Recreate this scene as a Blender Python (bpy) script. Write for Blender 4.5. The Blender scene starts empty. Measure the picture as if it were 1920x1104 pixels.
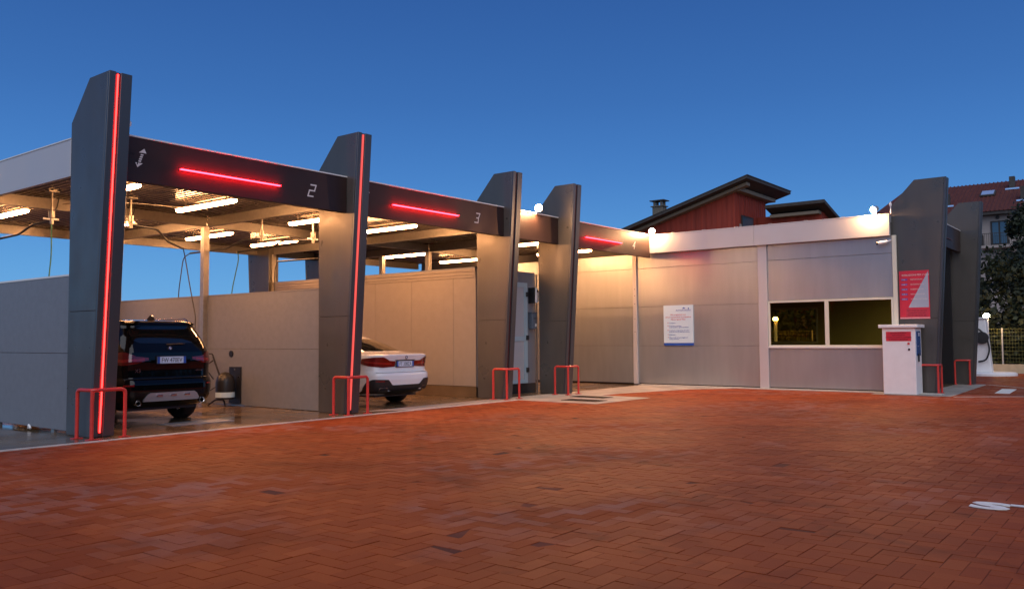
import bpy, bmesh, math, random
import numpy as np
from mathutils import Vector, Matrix
random.seed(7); rng = np.random.default_rng(11)
R = math.radians
SC = bpy.context.scene
COL = SC.collection

# ------------------------------------------------------------------ camera, sky, sun, exposure
cd = bpy.data.cameras.new('camera'); cam = bpy.data.objects.new('camera', cd); COL.objects.link(cam)
yaw, pit, rol = R(52.085), R(3.027), R(-0.3395)
fw = Vector((math.cos(pit)*math.sin(yaw), math.cos(pit)*math.cos(yaw), math.sin(pit)))
rt = Vector((math.cos(yaw), -math.sin(yaw), 0)); up = rt.cross(fw)
r2 = rt*math.cos(rol)+up*math.sin(rol); u2 = -rt*math.sin(rol)+up*math.cos(rol)
M = Matrix((r2, u2, -fw)).transposed().to_4x4(); M.translation = (0, 0, 1.4)
cam.matrix_world = M
cd.sensor_width = 36; cd.lens = 1585.6/1920*36; cd.clip_end = 2000; cd.clip_start = .05
SC.camera = cam

w = bpy.data.worlds.new('World'); SC.world = w; w.use_nodes = True
nt = w.node_tree; nt.nodes.clear()
o_ = nt.nodes.new('ShaderNodeOutputWorld')
bg = nt.nodes.new('ShaderNodeBackground'); tc = nt.nodes.new('ShaderNodeTexCoord')
sep = nt.nodes.new('ShaderNodeSeparateXYZ'); rmp = nt.nodes.new('ShaderNodeValToRGB')
nt.links.new(tc.outputs['Generated'], sep.inputs[0]); nt.links.new(sep.outputs[2], rmp.inputs[0])
nt.links.new(rmp.outputs[0], bg.inputs[0]); nt.links.new(bg.outputs[0], o_.inputs[0])
cr = rmp.color_ramp; cr.interpolation = 'B_SPLINE'
stops = [(0.0, (.18, .43, .75)), (.06, (.135, .39, .75)), (.12, (.095, .30, .67)), (.19, (.062, .215, .57)), (.27, (.045, .160, .46)), (.38, (.030, .110, .36)), (.6, (.025, .09, .31)), (1, (.022, .08, .28))]
cr.elements[0].position = 0; cr.elements[0].color = (*stops[0][1], 1)
cr.elements[1].position = 1; cr.elements[1].color = (*stops[-1][1], 1)
for p, c in stops[1:-1]:
    e = cr.elements.new(p); e.color = (*c, 1)
bg.inputs[1].default_value = 1.0

sd = bpy.data.lights.new('afterglow', 'SUN'); so = bpy.data.objects.new('afterglow', sd); COL.objects.link(so)
sd.energy = 1.8; sd.angle = R(75); sd.color = (1, .965, .95)
so.rotation_euler = Vector((0.62, 0.50, -0.60)).to_track_quat('-Z', 'Y').to_euler()   # last light comes over the camera's shoulder

SC.view_settings.view_transform = 'Standard'; SC.view_settings.look = 'None'
SC.view_settings.exposure = 0; SC.view_settings.gamma = 1; SC.view_settings.use_curve_mapping = False
SC.render.engine = 'CYCLES'; SC.cycles.use_denoising = True; SC.cycles.max_bounces = 8
SC.cycles.sample_clamp_indirect = 6

# ------------------------------------------------------------------ materials
def mat(name, col, rough=.5, metal=0, spec=.5, emit=None, es=0, noise=None, bump=None, coat=0, tint=None, alpha=None, rvar=None):
    m = bpy.data.materials.new(name); m.use_nodes = True
    n = m.node_tree; b = n.nodes['Principled BSDF']; L = n.links
    b.inputs['Base Color'].default_value = (*col, 1); b.inputs['Roughness'].default_value = rough
    b.inputs['Metallic'].default_value = metal; b.inputs['Specular IOR Level'].default_value = spec
    if coat: b.inputs['Coat Weight'].default_value = coat; b.inputs['Coat Roughness'].default_value = .03
    if emit: b.inputs['Emission Color'].default_value = (*emit, 1); b.inputs['Emission Strength'].default_value = es
    t = n.nodes.new('ShaderNodeTexCoord')
    def nz(scale, detail=4, sc=(1, 1, 1)):
        mp = n.nodes.new('ShaderNodeMapping'); mp.inputs['Scale'].default_value = sc
        q = n.nodes.new('ShaderNodeTexNoise'); q.inputs['Scale'].default_value = scale; q.inputs['Detail'].default_value = detail
        L.new(t.outputs['Object'], mp.inputs[0]); L.new(mp.outputs[0], q.inputs[0]); return q.outputs[0]
    if noise:                                     # (scale, amount[, stretch]) : wear in the colour
        f = nz(noise[0], 6, noise[2] if len(noise) > 2 else (1, 1, 1))
        r = n.nodes.new('ShaderNodeMapRange'); r.inputs[1].default_value = .3; r.inputs[2].default_value = .7
        r.inputs[3].default_value = 1-noise[1]; r.inputs[4].default_value = 1+noise[1]
        mx = n.nodes.new('ShaderNodeVectorMath'); mx.operation = 'SCALE'; mx.inputs[0].default_value = col
        L.new(f, r.inputs[0]); L.new(r.outputs[0], mx.inputs['Scale']); L.new(mx.outputs[0], b.inputs['Base Color'])
    if rvar:
        f = nz(rvar[0], 3); r = n.nodes.new('ShaderNodeMapRange'); r.inputs[1].default_value = .35; r.inputs[2].default_value = .65
        r.inputs[3].default_value = rough-rvar[1]; r.inputs[4].default_value = rough+rvar[1]
        L.new(f, r.inputs[0]); L.new(r.outputs[0], b.inputs['Roughness'])
    if bump:
        f = nz(bump[0], 3, bump[2] if len(bump) > 2 else (1, 1, 1)); bp = n.nodes.new('ShaderNodeBump')
        bp.inputs['Strength'].default_value = bump[1]; bp.inputs['Distance'].default_value = .01
        L.new(f, bp.inputs['Height']); L.new(bp.outputs[0], b.inputs['Normal'])
    return m

MT = {}
MT['fin'] = mat('fin_grey', (.112, .102, .090), .33, .34, noise=(3, .10, (1, 1, .2)), bump=(1.1, .03), rvar=(2, .06))
MT['finedge'] = mat('fin_edge', (.10, .098, .10), .32, .5)
MT['groove'] = mat('groove_black', (.06, .05, .05), .35)
MT['fascia'] = mat('fascia_dark', (.065, .036, .030), .46, .6, spec=.4, noise=(2, .10), rvar=(1.2, .05))
MT['silver'] = mat('silver_cladding', (.56, .53, .52), .42, .12, noise=(1.2, .04), rvar=(1.2, .06))
MT['trim'] = mat('white_trim', (.78, .76, .72), .35)
MT['panel'] = mat('wall_panel', (.40, .42, .425), .36, .6, noise=(5, .05, (1, 1, .15)), bump=(70, .14, (.06, .06, 1)), rvar=(1.2, .03))
MT['panel_b'] = mat('bay_panel', (.225, .23, .245), .5, .15, noise=(9, .05), bump=(60, .12, (.15, .15, 1)))
MT['tech'] = mat('container_panel', (.28, .245, .21), .45, .1, noise=(5, .04), bump=(50, .06))
MT['joint'] = mat('joint_dark', (.06, .055, .05), .7)
MT['galv'] = mat('galvanised_steel', (.36, .34, .30), .36, .65, noise=(14, .09), rvar=(9, .06))
MT['deck'] = mat('roof_sheet', (.17, .145, .12), .26, .85, noise=(2, .05), rvar=(1, .04))
MT['roof_top'] = mat('roof_top', (.3, .3, .31), .6)
MT['red'] = mat('red_paint', (.62, .045, .035), .32, coat=.3, noise=(20, .08))
MT['white'] = mat('white_paint', (.84, .84, .83), .38, noise=(6, .03), coat=.15)
MT['black'] = mat('black_plastic', (.015, .015, .017), .4)
MT['rubber'] = mat('rubber', (.02, .02, .022), .75)
MT['hose'] = mat('hose', (.02, .022, .025), .5)
MT['hose_g'] = mat('green_hose', (.04, .16, .09), .5)
MT['tube'] = mat('tube_diffuser', (.9, .8, .6), .4, emit=(1, .45, .18), es=92)
MT['led'] = mat('led_red', (.8, .1, .08), .4, emit=(1, .018, .016), es=11)
MT['led_dim'] = mat('led_red_dim', (.75, .12, .10), .4, emit=(1, .10, .08), es=.75)
MT['led_off'] = mat('led_off', (.10, .02, .02), .3)
MT['led_f'] = mat('led_fascia', (.8, .1, .1), .4, emit=(1, .006, .012), es=70)
MT['flood'] = mat('flood_glass', (1, .8, .5), .3, emit=(1, .54, .25), es=2400)
MT['flood2'] = mat('lamp_glass', (1, .8, .5), .3, emit=(1, .60, .25), es=420)
MT['concrete'] = mat('concrete', (.36, .33, .28), .6, noise=(1.6, .25), bump=(40, .2), rvar=(.9, .22))
MT['wet'] = mat('wet_concrete', (.15, .10, .055), .20, noise=(1.1, .35), bump=(9, .12), rvar=(.8, .16))
MT['curb'] = mat('curb_stone', (.5, .47, .41), .6, noise=(7, .15), bump=(50, .2))
MT['grate'] = mat('grate_iron', (.03, .028, .025), .5, .6)
MT['sand'] = mat('joint_sand', (.11, .021, .007), .95, noise=(1.0, .9))
MT['ground'] = mat('far_ground', (.16, .05, .028), .8, noise=(.5, .2))
MT['carblack'] = mat('black_car_paint', (.003, .0031, .0036), .08, spec=.25, coat=.25)
MT['carwhite'] = mat('white_car_paint', (.80, .83, .85), .25, coat=1)
MT['glass_dark'] = mat('car_glass', (.006, .007, .007), .03, spec=.8, coat=.5)
MT['lamp_red'] = mat('tail_lamp_red', (.14, .004, .005), .08, coat=1)
MT['lamp_red_b'] = mat('tail_lamp_bright', (.32, .012, .012), .12, coat=1)
MT['chrome'] = mat('chrome', (.7, .7, .72), .15, 1)
MT['skid'] = mat('skid_silver', (.42, .43, .46), .35, .5)
MT['plate'] = mat('plate_white', (.62, .72, .85), .4)
MT['plate_blue'] = mat('plate_blue', (.02, .09, .42), .4)
MT['ink'] = mat('ink_black', (.012, .012, .014), .5)
MT['ink_dark'] = mat('ink_brown', (.018, .010, .008), .5)
MT['ink_white'] = mat('ink_white', (.72, .64, .60), .5)
MT['ink_red'] = mat('ink_red', (.50, .03, .06), .5)
MT['ink_blue'] = mat('ink_blue', (.02, .10, .42), .5)
MT['poster'] = mat('poster_white', (.58, .76, .84), .35)
MT['sign_red'] = mat('sign_red', (.62, .035, .06), .3)
MT['sign_grey'] = mat('sign_grey', (.38, .42, .50), .3)
MT['sign_pink'] = mat('sign_pink', (.78, .30, .32), .4)
MT['violet'] = mat('label_violet', (.14, .06, .32), .4)
MT['frame'] = mat('window_frame', (.72, .70, .56), .4)
MT['inside'] = mat('inside_wall', (.50, .42, .14), .6)
MT['door_blue'] = mat('door_frame_blue', (.42, .55, .62), .35, .2)
MT['door_leaf'] = mat('door_leaf', (.42, .42, .44), .5)
MT['grey_wall'] = mat('container_front', (.20, .21, .24), .45, .2)
MT['box_grey'] = mat('box_grey', (.10, .13, .17), .4)
MT['redwall'] = mat('red_boarding', (.27, .035, .016), .75, noise=(3, .25, (1, 1, .1)))
MT['eave'] = mat('dark_eave', (.05, .042, .035), .7, noise=(4, .2))
MT['eave_l'] = mat('light_eave', (.22, .18, .13), .7)
MT['stone'] = mat('chimney_stone', (.14, .12, .09), .8, noise=(12, .3))
MT['tile'] = mat('roof_tile', (.105, .026, .016), .8, noise=(5, .3))
MT['plaster'] = mat('pale_plaster', (.34, .29, .26), .85, noise=(2, .06))
MT['shutter'] = mat('dark_shutter', (.03, .025, .022), .6)
MT['pane'] = mat('dark_pane', (.05, .09, .13), .08, spec=.8)
MT['sky_glass'] = mat('skylight_glass', (.75, .85, .95), .1, .6)
MT['lowwall'] = mat('low_wall', (.46, .38, .26), .8, noise=(4, .12))
MT['wire'] = mat('fence_wire', (.16, .17, .06), .5, .3)
MT['wirepost'] = mat('fence_post', (.42, .42, .40), .5, .3)
MT['bark'] = mat('bark', (.05, .035, .022), .9)
MT['leaf'] = mat('leaf', (.012, .020, .006), .7, noise=(.8, .5))
MT['leaf2'] = mat('leaf_olive', (.026, .030, .008), .7, noise=(.8, .5))
MT['paintline'] = mat('road_paint', (.78, .78, .72), .7, noise=(25, .08))
MT['blue'] = mat('blue_panel', (.015, .07, .24), .25)

# window glass of the wash building: tinted, seen through
m = bpy.data.materials.new('tinted_glass'); m.use_nodes = True; n = m.node_tree; n.nodes.clear()
oo = n.nodes.new('ShaderNodeOutputMaterial'); tr = n.nodes.new('ShaderNodeBsdfTransparent'); tr.inputs[0].default_value = (.80, .72, .46, 1)
gl = n.nodes.new('ShaderNodeBsdfGlossy'); gl.inputs['Roughness'].default_value = .02; gl.inputs[0].default_value = (.9, .85, .7, 1)
fr = n.nodes.new('ShaderNodeFresnel'); fr.inputs[0].default_value = 1.18; mx = n.nodes.new('ShaderNodeMixShader')
n.links.new(fr.outputs[0], mx.inputs[0]); n.links.new(tr.outputs[0], mx.inputs[1]); n.links.new(gl.outputs[0], mx.inputs[2]); n.links.new(mx.outputs[0], oo.inputs[0])
MT['glass'] = m

# brick: tone of each brick from its own attribute, lime bloom and wear from noise in place
m = bpy.data.materials.new('paving_brick'); m.use_nodes = True; n = m.node_tree; b = n.nodes['Principled BSDF']; L = n.links
at = n.nodes.new('ShaderNodeAttribute'); at.attribute_name = 'tone'
oi = n.nodes.new('ShaderNodeObjectInfo')
geo = n.nodes.new('ShaderNodeNewGeometry')
ra = n.nodes.new('ShaderNodeValToRGB'); L.new(at.outputs['Fac'], ra.inputs[0])
for e, (p, c) in zip([ra.color_ramp.elements[0], ra.color_ramp.elements.new(.35), ra.color_ramp.elements.new(.7), ra.color_ramp.elements[-1]],
                     [(0, (.31, .053, .009)), (.35, (.335, .062, .010)), (.7, (.355, .066, .011)), (1, (.41, .088, .020))]):
    e.position = p; e.color = (*c, 1)
def wn(scale, detail, lo, hi, dist=0):
    q = n.nodes.new('ShaderNodeTexNoise'); q.inputs['Scale'].default_value = scale; q.inputs['Detail'].default_value = detail; q.inputs['Distortion'].default_value = dist
    L.new(geo.outputs['Position'], q.inputs[0]); r = n.nodes.new('ShaderNodeMapRange'); r.inputs[1].default_value = lo; r.inputs[2].default_value = hi
    L.new(q.outputs[0], r.inputs[0]); return r.outputs[0]
big = wn(.40, 3, .50, .64, .6); sm = wn(3.0, 5, .42, .72, .8); gr = wn(90, 2, .2, .8); darkp = wn(.55, 3, .40, .75)
mul = n.nodes.new('ShaderNodeMath'); mul.operation = 'MULTIPLY'; L.new(big, mul.inputs[0]); L.new(sm, mul.inputs[1])
pb = n.nodes.new('ShaderNodeMapRange'); L.new(at.outputs['Fac'], pb.inputs[0]); pb.inputs[1].default_value = .25; pb.inputs[2].default_value = .5
mulb = n.nodes.new('ShaderNodeMath'); mulb.operation = 'MULTIPLY'; L.new(big, mulb.inputs[0]); L.new(pb.outputs[0], mulb.inputs[1])
smr = n.nodes.new('ShaderNodeMapRange'); L.new(sm, smr.inputs[0]); smr.inputs[3].default_value = .45; smr.inputs[4].default_value = 1
mul2 = n.nodes.new('ShaderNodeMath'); mul2.operation = 'MULTIPLY'; L.new(mulb.outputs[0], mul2.inputs[0]); L.new(smr.outputs[0], mul2.inputs[1])
m1 = n.nodes.new('ShaderNodeMix'); m1.data_type = 'RGBA'; m1.inputs['B'].default_value = (.36, .145, .105, 1)
L.new(mul2.outputs[0], m1.inputs['Factor']); L.new(ra.outputs[0], m1.inputs['A'])
m2 = n.nodes.new('ShaderNodeMix'); m2.data_type = 'RGBA'; m2.blend_type = 'MULTIPLY'; m2.inputs['B'].default_value = (.72, .70, .66, 1)
mm = n.nodes.new('ShaderNodeMath'); mm.operation = 'MULTIPLY'; L.new(darkp, mm.inputs[0]); mm.inputs[1].default_value = .9
L.new(mm.outputs[0], m2.inputs['Factor']); L.new(m1.outputs['Result'], m2.inputs['A'])
m3 = n.nodes.new('ShaderNodeMix'); m3.data_type = 'RGBA'; m3.blend_type = 'MULTIPLY'; m3.inputs['B'].default_value = (.80, .80, .80, 1)
L.new(gr, m3.inputs['Factor']); L.new(m2.outputs['Result'], m3.inputs['A']); 
spots = wn(2.3, 2, .70, .74); patch = wn(.9, 4, .53, .60, 1.2)
def stain(prev, fac, col, amt):
    k_ = n.nodes.new('ShaderNodeMath'); k_.operation = 'MULTIPLY'; L.new(fac, k_.inputs[0]); k_.inputs[1].default_value = amt
    mz = n.nodes.new('ShaderNodeMix'); mz.data_type = 'RGBA'; mz.blend_type = 'MULTIPLY'; mz.inputs['B'].default_value = col
    L.new(k_.outputs[0], mz.inputs['Factor']); L.new(prev, mz.inputs['A']); return mz.outputs['Result']
c_out = stain(m3.outputs['Result'], spots, (.75, .7, .68, 1), .5)
c_out = stain(c_out, patch, (.80, .74, .72, 1), .8)
# two pairs of faint tyre tracks that swing out of the bays
sp_ = n.nodes.new('ShaderNodeSeparateXYZ'); L.new(geo.outputs['Position'], sp_.inputs[0])
wob = wn(.5, 1, 0, 1)
def math_(op, a, b_=None):
    q_ = n.nodes.new('ShaderNodeMath'); q_.operation = op
    for i_, v_ in enumerate((a, b_)):
        if v_ is None: continue
        if isinstance(v_, (int, float)): q_.inputs[i_].default_value = v_
        else: L.new(v_, q_.inputs[i_])
    return q_.outputs[0]
for (cx_, cy_, rad) in ((14.5, 4.0, 6.1), (14.5, 4.0, 7.6), (17.0, -1.0, 11.2), (17.0, -1.0, 12.7)):
    dx = math_('SUBTRACT', sp_.outputs[0], cx_); dy = math_('SUBTRACT', sp_.outputs[1], cy_)
    d_ = math_('SQRT', math_('ADD', math_('MULTIPLY', dx, dx), math_('MULTIPLY', dy, dy)))
    dd = math_('ABSOLUTE', math_('SUBTRACT', math_('ADD', d_, math_('MULTIPLY', wob, .25)), rad))
    mr = n.nodes.new('ShaderNodeMapRange'); mr.inputs[1].default_value = .06; mr.inputs[2].default_value = .16; mr.inputs[3].default_value = 1; mr.inputs[4].default_value = 0; L.new(dd, mr.inputs[0])
    c_out = stain(c_out, math_('MULTIPLY', mr.outputs[0], sm), (.55, .52, .50, 1), .75)
L.new(c_out, b.inputs['Base Color'])
rr = n.nodes.new('ShaderNodeMapRange'); L.new(big, rr.inputs[0]); rr.inputs[3].default_value = .62; rr.inputs[4].default_value = .74; L.new(rr.outputs[0], b.inputs['Roughness'])
bp = n.nodes.new('ShaderNodeBump'); bp.inputs['Strength'].default_value = .35; bp.inputs['Distance'].default_value = .004
q = n.nodes.new('ShaderNodeTexNoise'); q.inputs['Scale'].default_value = 120; L.new(geo.outputs['Position'], q.inputs[0]); L.new(q.outputs[0], bp.inputs['Height']); L.new(bp.outputs[0], b.inputs['Normal'])
b.inputs['Specular IOR Level'].default_value = .15
MT['brick'] = m

# ------------------------------------------------------------------ helpers
class MB:
    def __init__(s): s.v = []; s.f = []; s.m = []; s.cur = 0
    def add(s, vs, fs):
        k = len(s.v); s.v += [tuple(x) for x in vs]; s.f += [[k+i for i in f] for f in fs]; s.m += [s.cur]*len(fs); return s
    def box(s, x0, x1, y0, y1, z0, z1):
        v = [(x, y, z) for z in (z0, z1) for y in (y0, y1) for x in (x0, x1)]
        return s.add(v, [[0, 2, 3, 1], [4, 5, 7, 6], [0, 1, 5, 4], [2, 6, 7, 3], [0, 4, 6, 2], [1, 3, 7, 5]])
    def prism(s, poly, axis, a, b):
        # poly: list of 2D; axis 'x': (y,z)  'y': (x,z)  'z': (x,y)
        def P(p, t): return {'x': (t, p[0], p[1]), 'y': (p[0], t, p[1]), 'z': (p[0], p[1], t)}[axis]
        n_ = len(poly); area = sum(poly[i][0]*poly[(i+1) % n_][1]-poly[(i+1) % n_][0]*poly[i][1] for i in range(n_))
        if (area > 0) == (axis == 'y'): poly = poly[::-1]
        v = [P(p, a) for p in poly]+[P(p, b) for p in poly]
        f = [list(range(n_))[::-1], list(range(n_, 2*n_))]+[[i, (i+1) % n_, n_+(i+1) % n_, n_+i] for i in range(n_)]
        return s.add(v, f)
    def tube(s, pts, r, n_=10, caps=True):
        pts = [Vector(p) for p in pts]; rings = []
        prev = None
        for i, p in enumerate(pts):
            t = ((pts[min(i+1, len(pts)-1)]-p).normalized()+(p-pts[max(i-1, 0)]).normalized()).normalized() if 0 < i < len(pts)-1 else (pts[min(i+1, len(pts)-1)]-pts[max(i-1, 0)]).normalized()
            if prev is None: a = t.orthogonal().normalized()
            else: a = (prev-t*prev.dot(t)).normalized()
            prev = a; b_ = t.cross(a); rr_ = r if not isinstance(r, (list, tuple)) else r[i]
            rings.append([p+(a*math.cos(2*math.pi*k/n_)+b_*math.sin(2*math.pi*k/n_))*rr_ for k in range(n_)])
        v = [q for rg in rings for q in rg]; f = []
        for i in range(len(pts)-1):
            for k in range(n_):
                f.append([i*n_+k, i*n_+(k+1) % n_, (i+1)*n_+(k+1) % n_, (i+1)*n_+k])
        if caps: f.append(list(range(n_))[::-1]); f.append([(len(pts)-1)*n_+k for k in range(n_)])
        return s.add(v, f)
    def cyl(s, c, axis, r, h, n_=24, r2_=None):
        c = Vector(c); a = Vector(axis).normalized()
        return s.tube([c, c+a*h], [r, r if r2_ is None else r2_], n_)
    def lathe(s, c, axis, prof, n_=32):   # prof: (r, t)
        c = Vector(c); a = Vector(axis).normalized(); u = a.orthogonal().normalized(); w_ = a.cross(u); v = []; f = []
        for r, t in prof:
            for k in range(n_):
                an = 2*math.pi*k/n_; v.append(c+a*t+(u*math.cos(an)+w_*math.sin(an))*max(r, 1e-4))
        for i in range(len(prof)-1):
            for k in range(n_): f.append([i*n_+k, i*n_+(k+1) % n_, (i+1)*n_+(k+1) % n_, (i+1)*n_+k])
        return s.add(v, f)
    def build(s, name, m, parent=None, smooth=False, bevel=0, seg=1):
        me = bpy.data.meshes.new(name)
        off = Vector((0, 0, 0))
        p = parent
        while p is not None: off += Vector(p.location); p = p.parent
        me.from_pydata([Vector(x)-off for x in s.v], [], s.f)
        ms = m if isinstance(m, (list, tuple)) else [m]
        for k in ms: me.materials.append(MT[k] if isinstance(k, str) else k)
        if len(ms) > 1: me.polygons.foreach_set('material_index', s.m)
        if bevel or smooth:
            bm = bmesh.new(); bm.from_mesh(me)
            bmesh.ops.recalc_face_normals(bm, faces=bm.faces)
            if bevel:
                ed = [e for e in bm.edges if len(e.link_faces) == 2 and e.calc_face_angle(0) > R(25)]
                bmesh.ops.bevel(bm, geom=ed, offset=bevel, segments=seg, affect='EDGES', profile=.6, clamp_overlap=True)
            bm.to_mesh(me); bm.free()
        if smooth:
            me.polygons.foreach_set('use_smooth', [True]*len(me.polygons))
            try: me.set_sharp_from_angle(angle=R(40))
            except Exception: pass
        me.update()
        ob = bpy.data.objects.new(name, me); COL.objects.link(ob)
        if parent is not None: ob.parent = parent
        return ob

def tag(o, label=None, cat=None, group=None, kind=None):
    if label: o['label'] = label
    if cat: o['category'] = cat
    if group: o['group'] = group
    if kind: o['kind'] = kind
    return o
def thing(name, label, cat, loc=(0, 0, 0), group=None):
    o = bpy.data.objects.new(name, None); COL.objects.link(o); o.location = loc; o.empty_display_size = .2
    return tag(o, label, cat, group)
def dup(root, loc, label, group=None):
    r = root.copy(); COL.objects.link(r); r.location = loc; r['label'] = label
    if group: r['group'] = group
    for ch in list(root.children):
        c = ch.copy(); COL.objects.link(c); c.parent = r
        for g in list(ch.children):
            d = g.copy(); COL.objects.link(d); d.parent = c
    return r
def text(body, size, m, org, xd, ud, parent, name='lettering', ext=.0015, align='LEFT', shear=0, sx=1, bold=0):
    cu = bpy.data.curves.new('t', 'FONT'); cu.body = body; cu.size = size; cu.extrude = ext; cu.align_x = align; cu.shear = shear; cu.resolution_u = 3; cu.offset = bold
    tmp = bpy.data.objects.new('t', cu); COL.objects.link(tmp); bpy.context.view_layer.update()
    me = bpy.data.meshes.new_from_object(tmp.evaluated_get(bpy.context.evaluated_depsgraph_get()))
    bpy.data.objects.remove(tmp); bpy.data.curves.remove(cu)
    xd = Vector(xd).normalized(); ud = Vector(ud).normalized(); nd = xd.cross(ud)
    off = Vector((0, 0, 0)); p = parent
    while p is not None: off += Vector(p.location); p = p.parent
    Mx = Matrix((xd*sx, ud, nd)).transposed().to_4x4(); Mx.translation = Vector(org)-off
    me.transform(Mx); me.materials.clear(); me.materials.append(MT[m]); me.name = name
    ob = bpy.data.objects.new(name, me); COL.objects.link(ob); ob.parent = parent
    return ob
def arc(pts, r=.08, n_=5):
    """round the corners of a polyline"""
    pts = [Vector(p) for p in pts]; out = [pts[0]]
    for i in range(1, len(pts)-1):
        a = (pts[i-1]-pts[i]); b_ = (pts[i+1]-pts[i]); d = min(r, a.length*.45, b_.length*.45)
        p0 = pts[i]+a.normalized()*d; p1 = pts[i]+b_.normalized()*d
        for k in range(n_+1):
            t = k/n_; out.append(p0*(1-t)**2+pts[i]*2*t*(1-t)+p1*t*t)
    out.append(pts[-1]); return out

# ------------------------------------------------------------------ ground and paving
g = MB().box(-150, 300, -150, 300, -1.0, -.03).build('ground', 'ground'); tag(g, kind='structure')
paving = MB().box(-6, 37.0, -14, 12.4, -.03, -.0032).build('brick_paving', 'sand'); tag(paving, kind='structure')
far = MB().box(-6, 60, 12.4, 60, -.03, -.012).build('far_paving', 'ground'); tag(far, kind='structure')
SLAB = [(-6, 11.95), (15.5, 11.95), (15.5, 9.8), (17.8, 9.75), (17.95, 11.2), (18.7, 11.15), (21.2, 10.55), (22.42, 9.6), (22.42, 5.9), (21.95, 5.9), (21.95, 4.12), (27.95, 4.3), (28.0, 9.0), (28.0, 22.6), (-6, 22.6)]
def inside(px, py, poly=SLAB):
    c = np.zeros(px.shape, bool); n_ = len(poly)
    for i in range(n_):
        x1, y1 = poly[i]; x2, y2 = poly[(i+1) % n_]
        if y1 == y2: continue
        cond = ((y1 > py) != (y2 > py)) & (px < (x2-x1)*(py-y1)/(y2-y1)+x1); c ^= cond
    return c
W = .13; G = .0048
ii, jj = np.meshgrid(np.arange(-10, int(37/W)), np.arange(int(-13/W), int(12.5/W)), indexing='ij')
dm = (ii-jj) % 4
hx = ii[dm == 0]; hy = jj[dm == 0]; vx = ii[dm == 3]; vy = jj[dm == 3]
cx = np.concatenate([(hx+1)*W, (vx+.5)*W]); cy = np.concatenate([(hy+.5)*W, (vy+1)*W]); ori = np.concatenate([np.zeros(len(hx), int), np.ones(len(vx), int)])
# keep what the camera could see from here or a step aside
az = np.degrees(np.arctan2(cx, cy)); dist = np.hypot(cx, cy)
keep = (az > 14) & (az < 90+6) & (dist > 3.0) & (cx < 36.6)
hxl = np.where(ori == 0, W, W/2); hyl = np.where(ori == 0, W/2, W)
ins = np.ones(len(cx), bool)
for sx in (-1, 1):
    for sy in (-1, 1): ins &= inside(cx+sx*hxl*.98, cy+sy*hyl*.98)
keep &= ~ins & ~((cx > 22.5) & (cx < 27.9) & (cy > 5.0))
cx, cy, ori, dist = cx[keep], cy[keep], ori[keep], dist[keep]
order = np.argsort(dist); cx, cy, ori, dist = cx[order], cy[order], ori[order], dist[order]
def brick_mesh_arrays(hx_, hy_, ch=.0014, h=.03):
    o = np.array([(-1, -1), (1, -1), (1, 1), (-1, 1)], float)
    bot = np.c_[o[:, 0]*hx_, o[:, 1]*hy_, np.full(4, -h)]; mid = bot.copy(); mid[:, 2] = -ch
    top = np.c_[o[:, 0]*(hx_-ch), o[:, 1]*(hy_-ch), np.zeros(4)]
    v = np.vstack([bot, mid, top]); f = [[0+k, (k+1) % 4, 4+(k+1) % 4, 4+k] for k in range(4)]+[[4+k, 4+(k+1) % 4, 8+(k+1) % 4, 8+k] for k in range(4)]+[[8, 9, 10, 11]]
    return v, np.array(f)
# individual bricks: those nearest and within the frame
view = np.array([[float(Vector((x, y, -1.4)).dot(r2)), float(Vector((x, y, -1.4)).dot(u2)), float(Vector((x, y, -1.4)).dot(fw))] for x, y in zip(cx[:2500], cy[:2500])])
sx_ = view[:, 0]/view[:, 2]*1585.6; sy_ = view[:, 1]/view[:, 2]*1585.6
vis = np.where((abs(sx_) < 965) & (sy_ > -560))[0][:300]
single = np.zeros(len(cx), bool); single[vis] = True
variants = []
for o in (0, 1):
    for k in range(10):
        v, f = brick_mesh_arrays((W if o == 0 else W/2)-G/2, (W/2 if o == 0 else W)-G/2)
        me = bpy.data.meshes.new('brick'); me.from_pydata(v.tolist(), [], f.tolist()); me.materials.append(MT['brick'])
        a = me.attributes.new('tone', 'FLOAT', 'FACE'); a.data.foreach_set('value', [rng.random()**1.2]*len(f)); variants.append(me)
for i in vis:
    ob = bpy.data.objects.new('brick', variants[ori[i]*10+int(rng.integers(10))]); COL.objects.link(ob); ob.parent = paving
    ob.location = (cx[i], cy[i], rng.normal(0, .0012)); ob.rotation_euler = (rng.normal(0, .0035), rng.normal(0, .0035), rng.normal(0, .004))
rest = np.where(~single)[0]; n_ = len(rest)
V = np.zeros((n_, 12, 3)); F = np.zeros((n_, 9, 4), int)
for o in (0, 1):
    v, f = brick_mesh_arrays((W if o == 0 else W/2)-G/2, (W/2 if o == 0 else W)-G/2, h=.02)
    k = np.where(ori[rest] == o)[0]; V[k] = v; F[k] = f
tl = rng.normal(0, .0035, (n_, 2)); ro = rng.normal(0, .004, n_)
V[:, :, 2] += V[:, :, 0]*tl[:, :1]+V[:, :, 1]*tl[:, 1:]+rng.normal(0, .0012, (n_, 1))
x_ = V[:, :, 0]-V[:, :, 1]*ro[:, None]; y_ = V[:, :, 1]+V[:, :, 0]*ro[:, None]
V[:, :, 0] = x_+cx[rest][:, None]; V[:, :, 1] = y_+cy[rest][:, None]
F += (np.arange(n_)*12)[:, None, None]
me = bpy.data.meshes.new('paving_bricks'); me.vertices.add(n_*12); me.vertices.foreach_set('co', V.reshape(-1))
me.loops.add(n_*36); me.loops.foreach_set('vertex_index', F.reshape(-1)); me.polygons.add(n_*9); me.polygons.foreach_set('loop_start', np.arange(0, n_*36, 4)); me.update(calc_edges=True); me.validate(); me.shade_flat()
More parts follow.
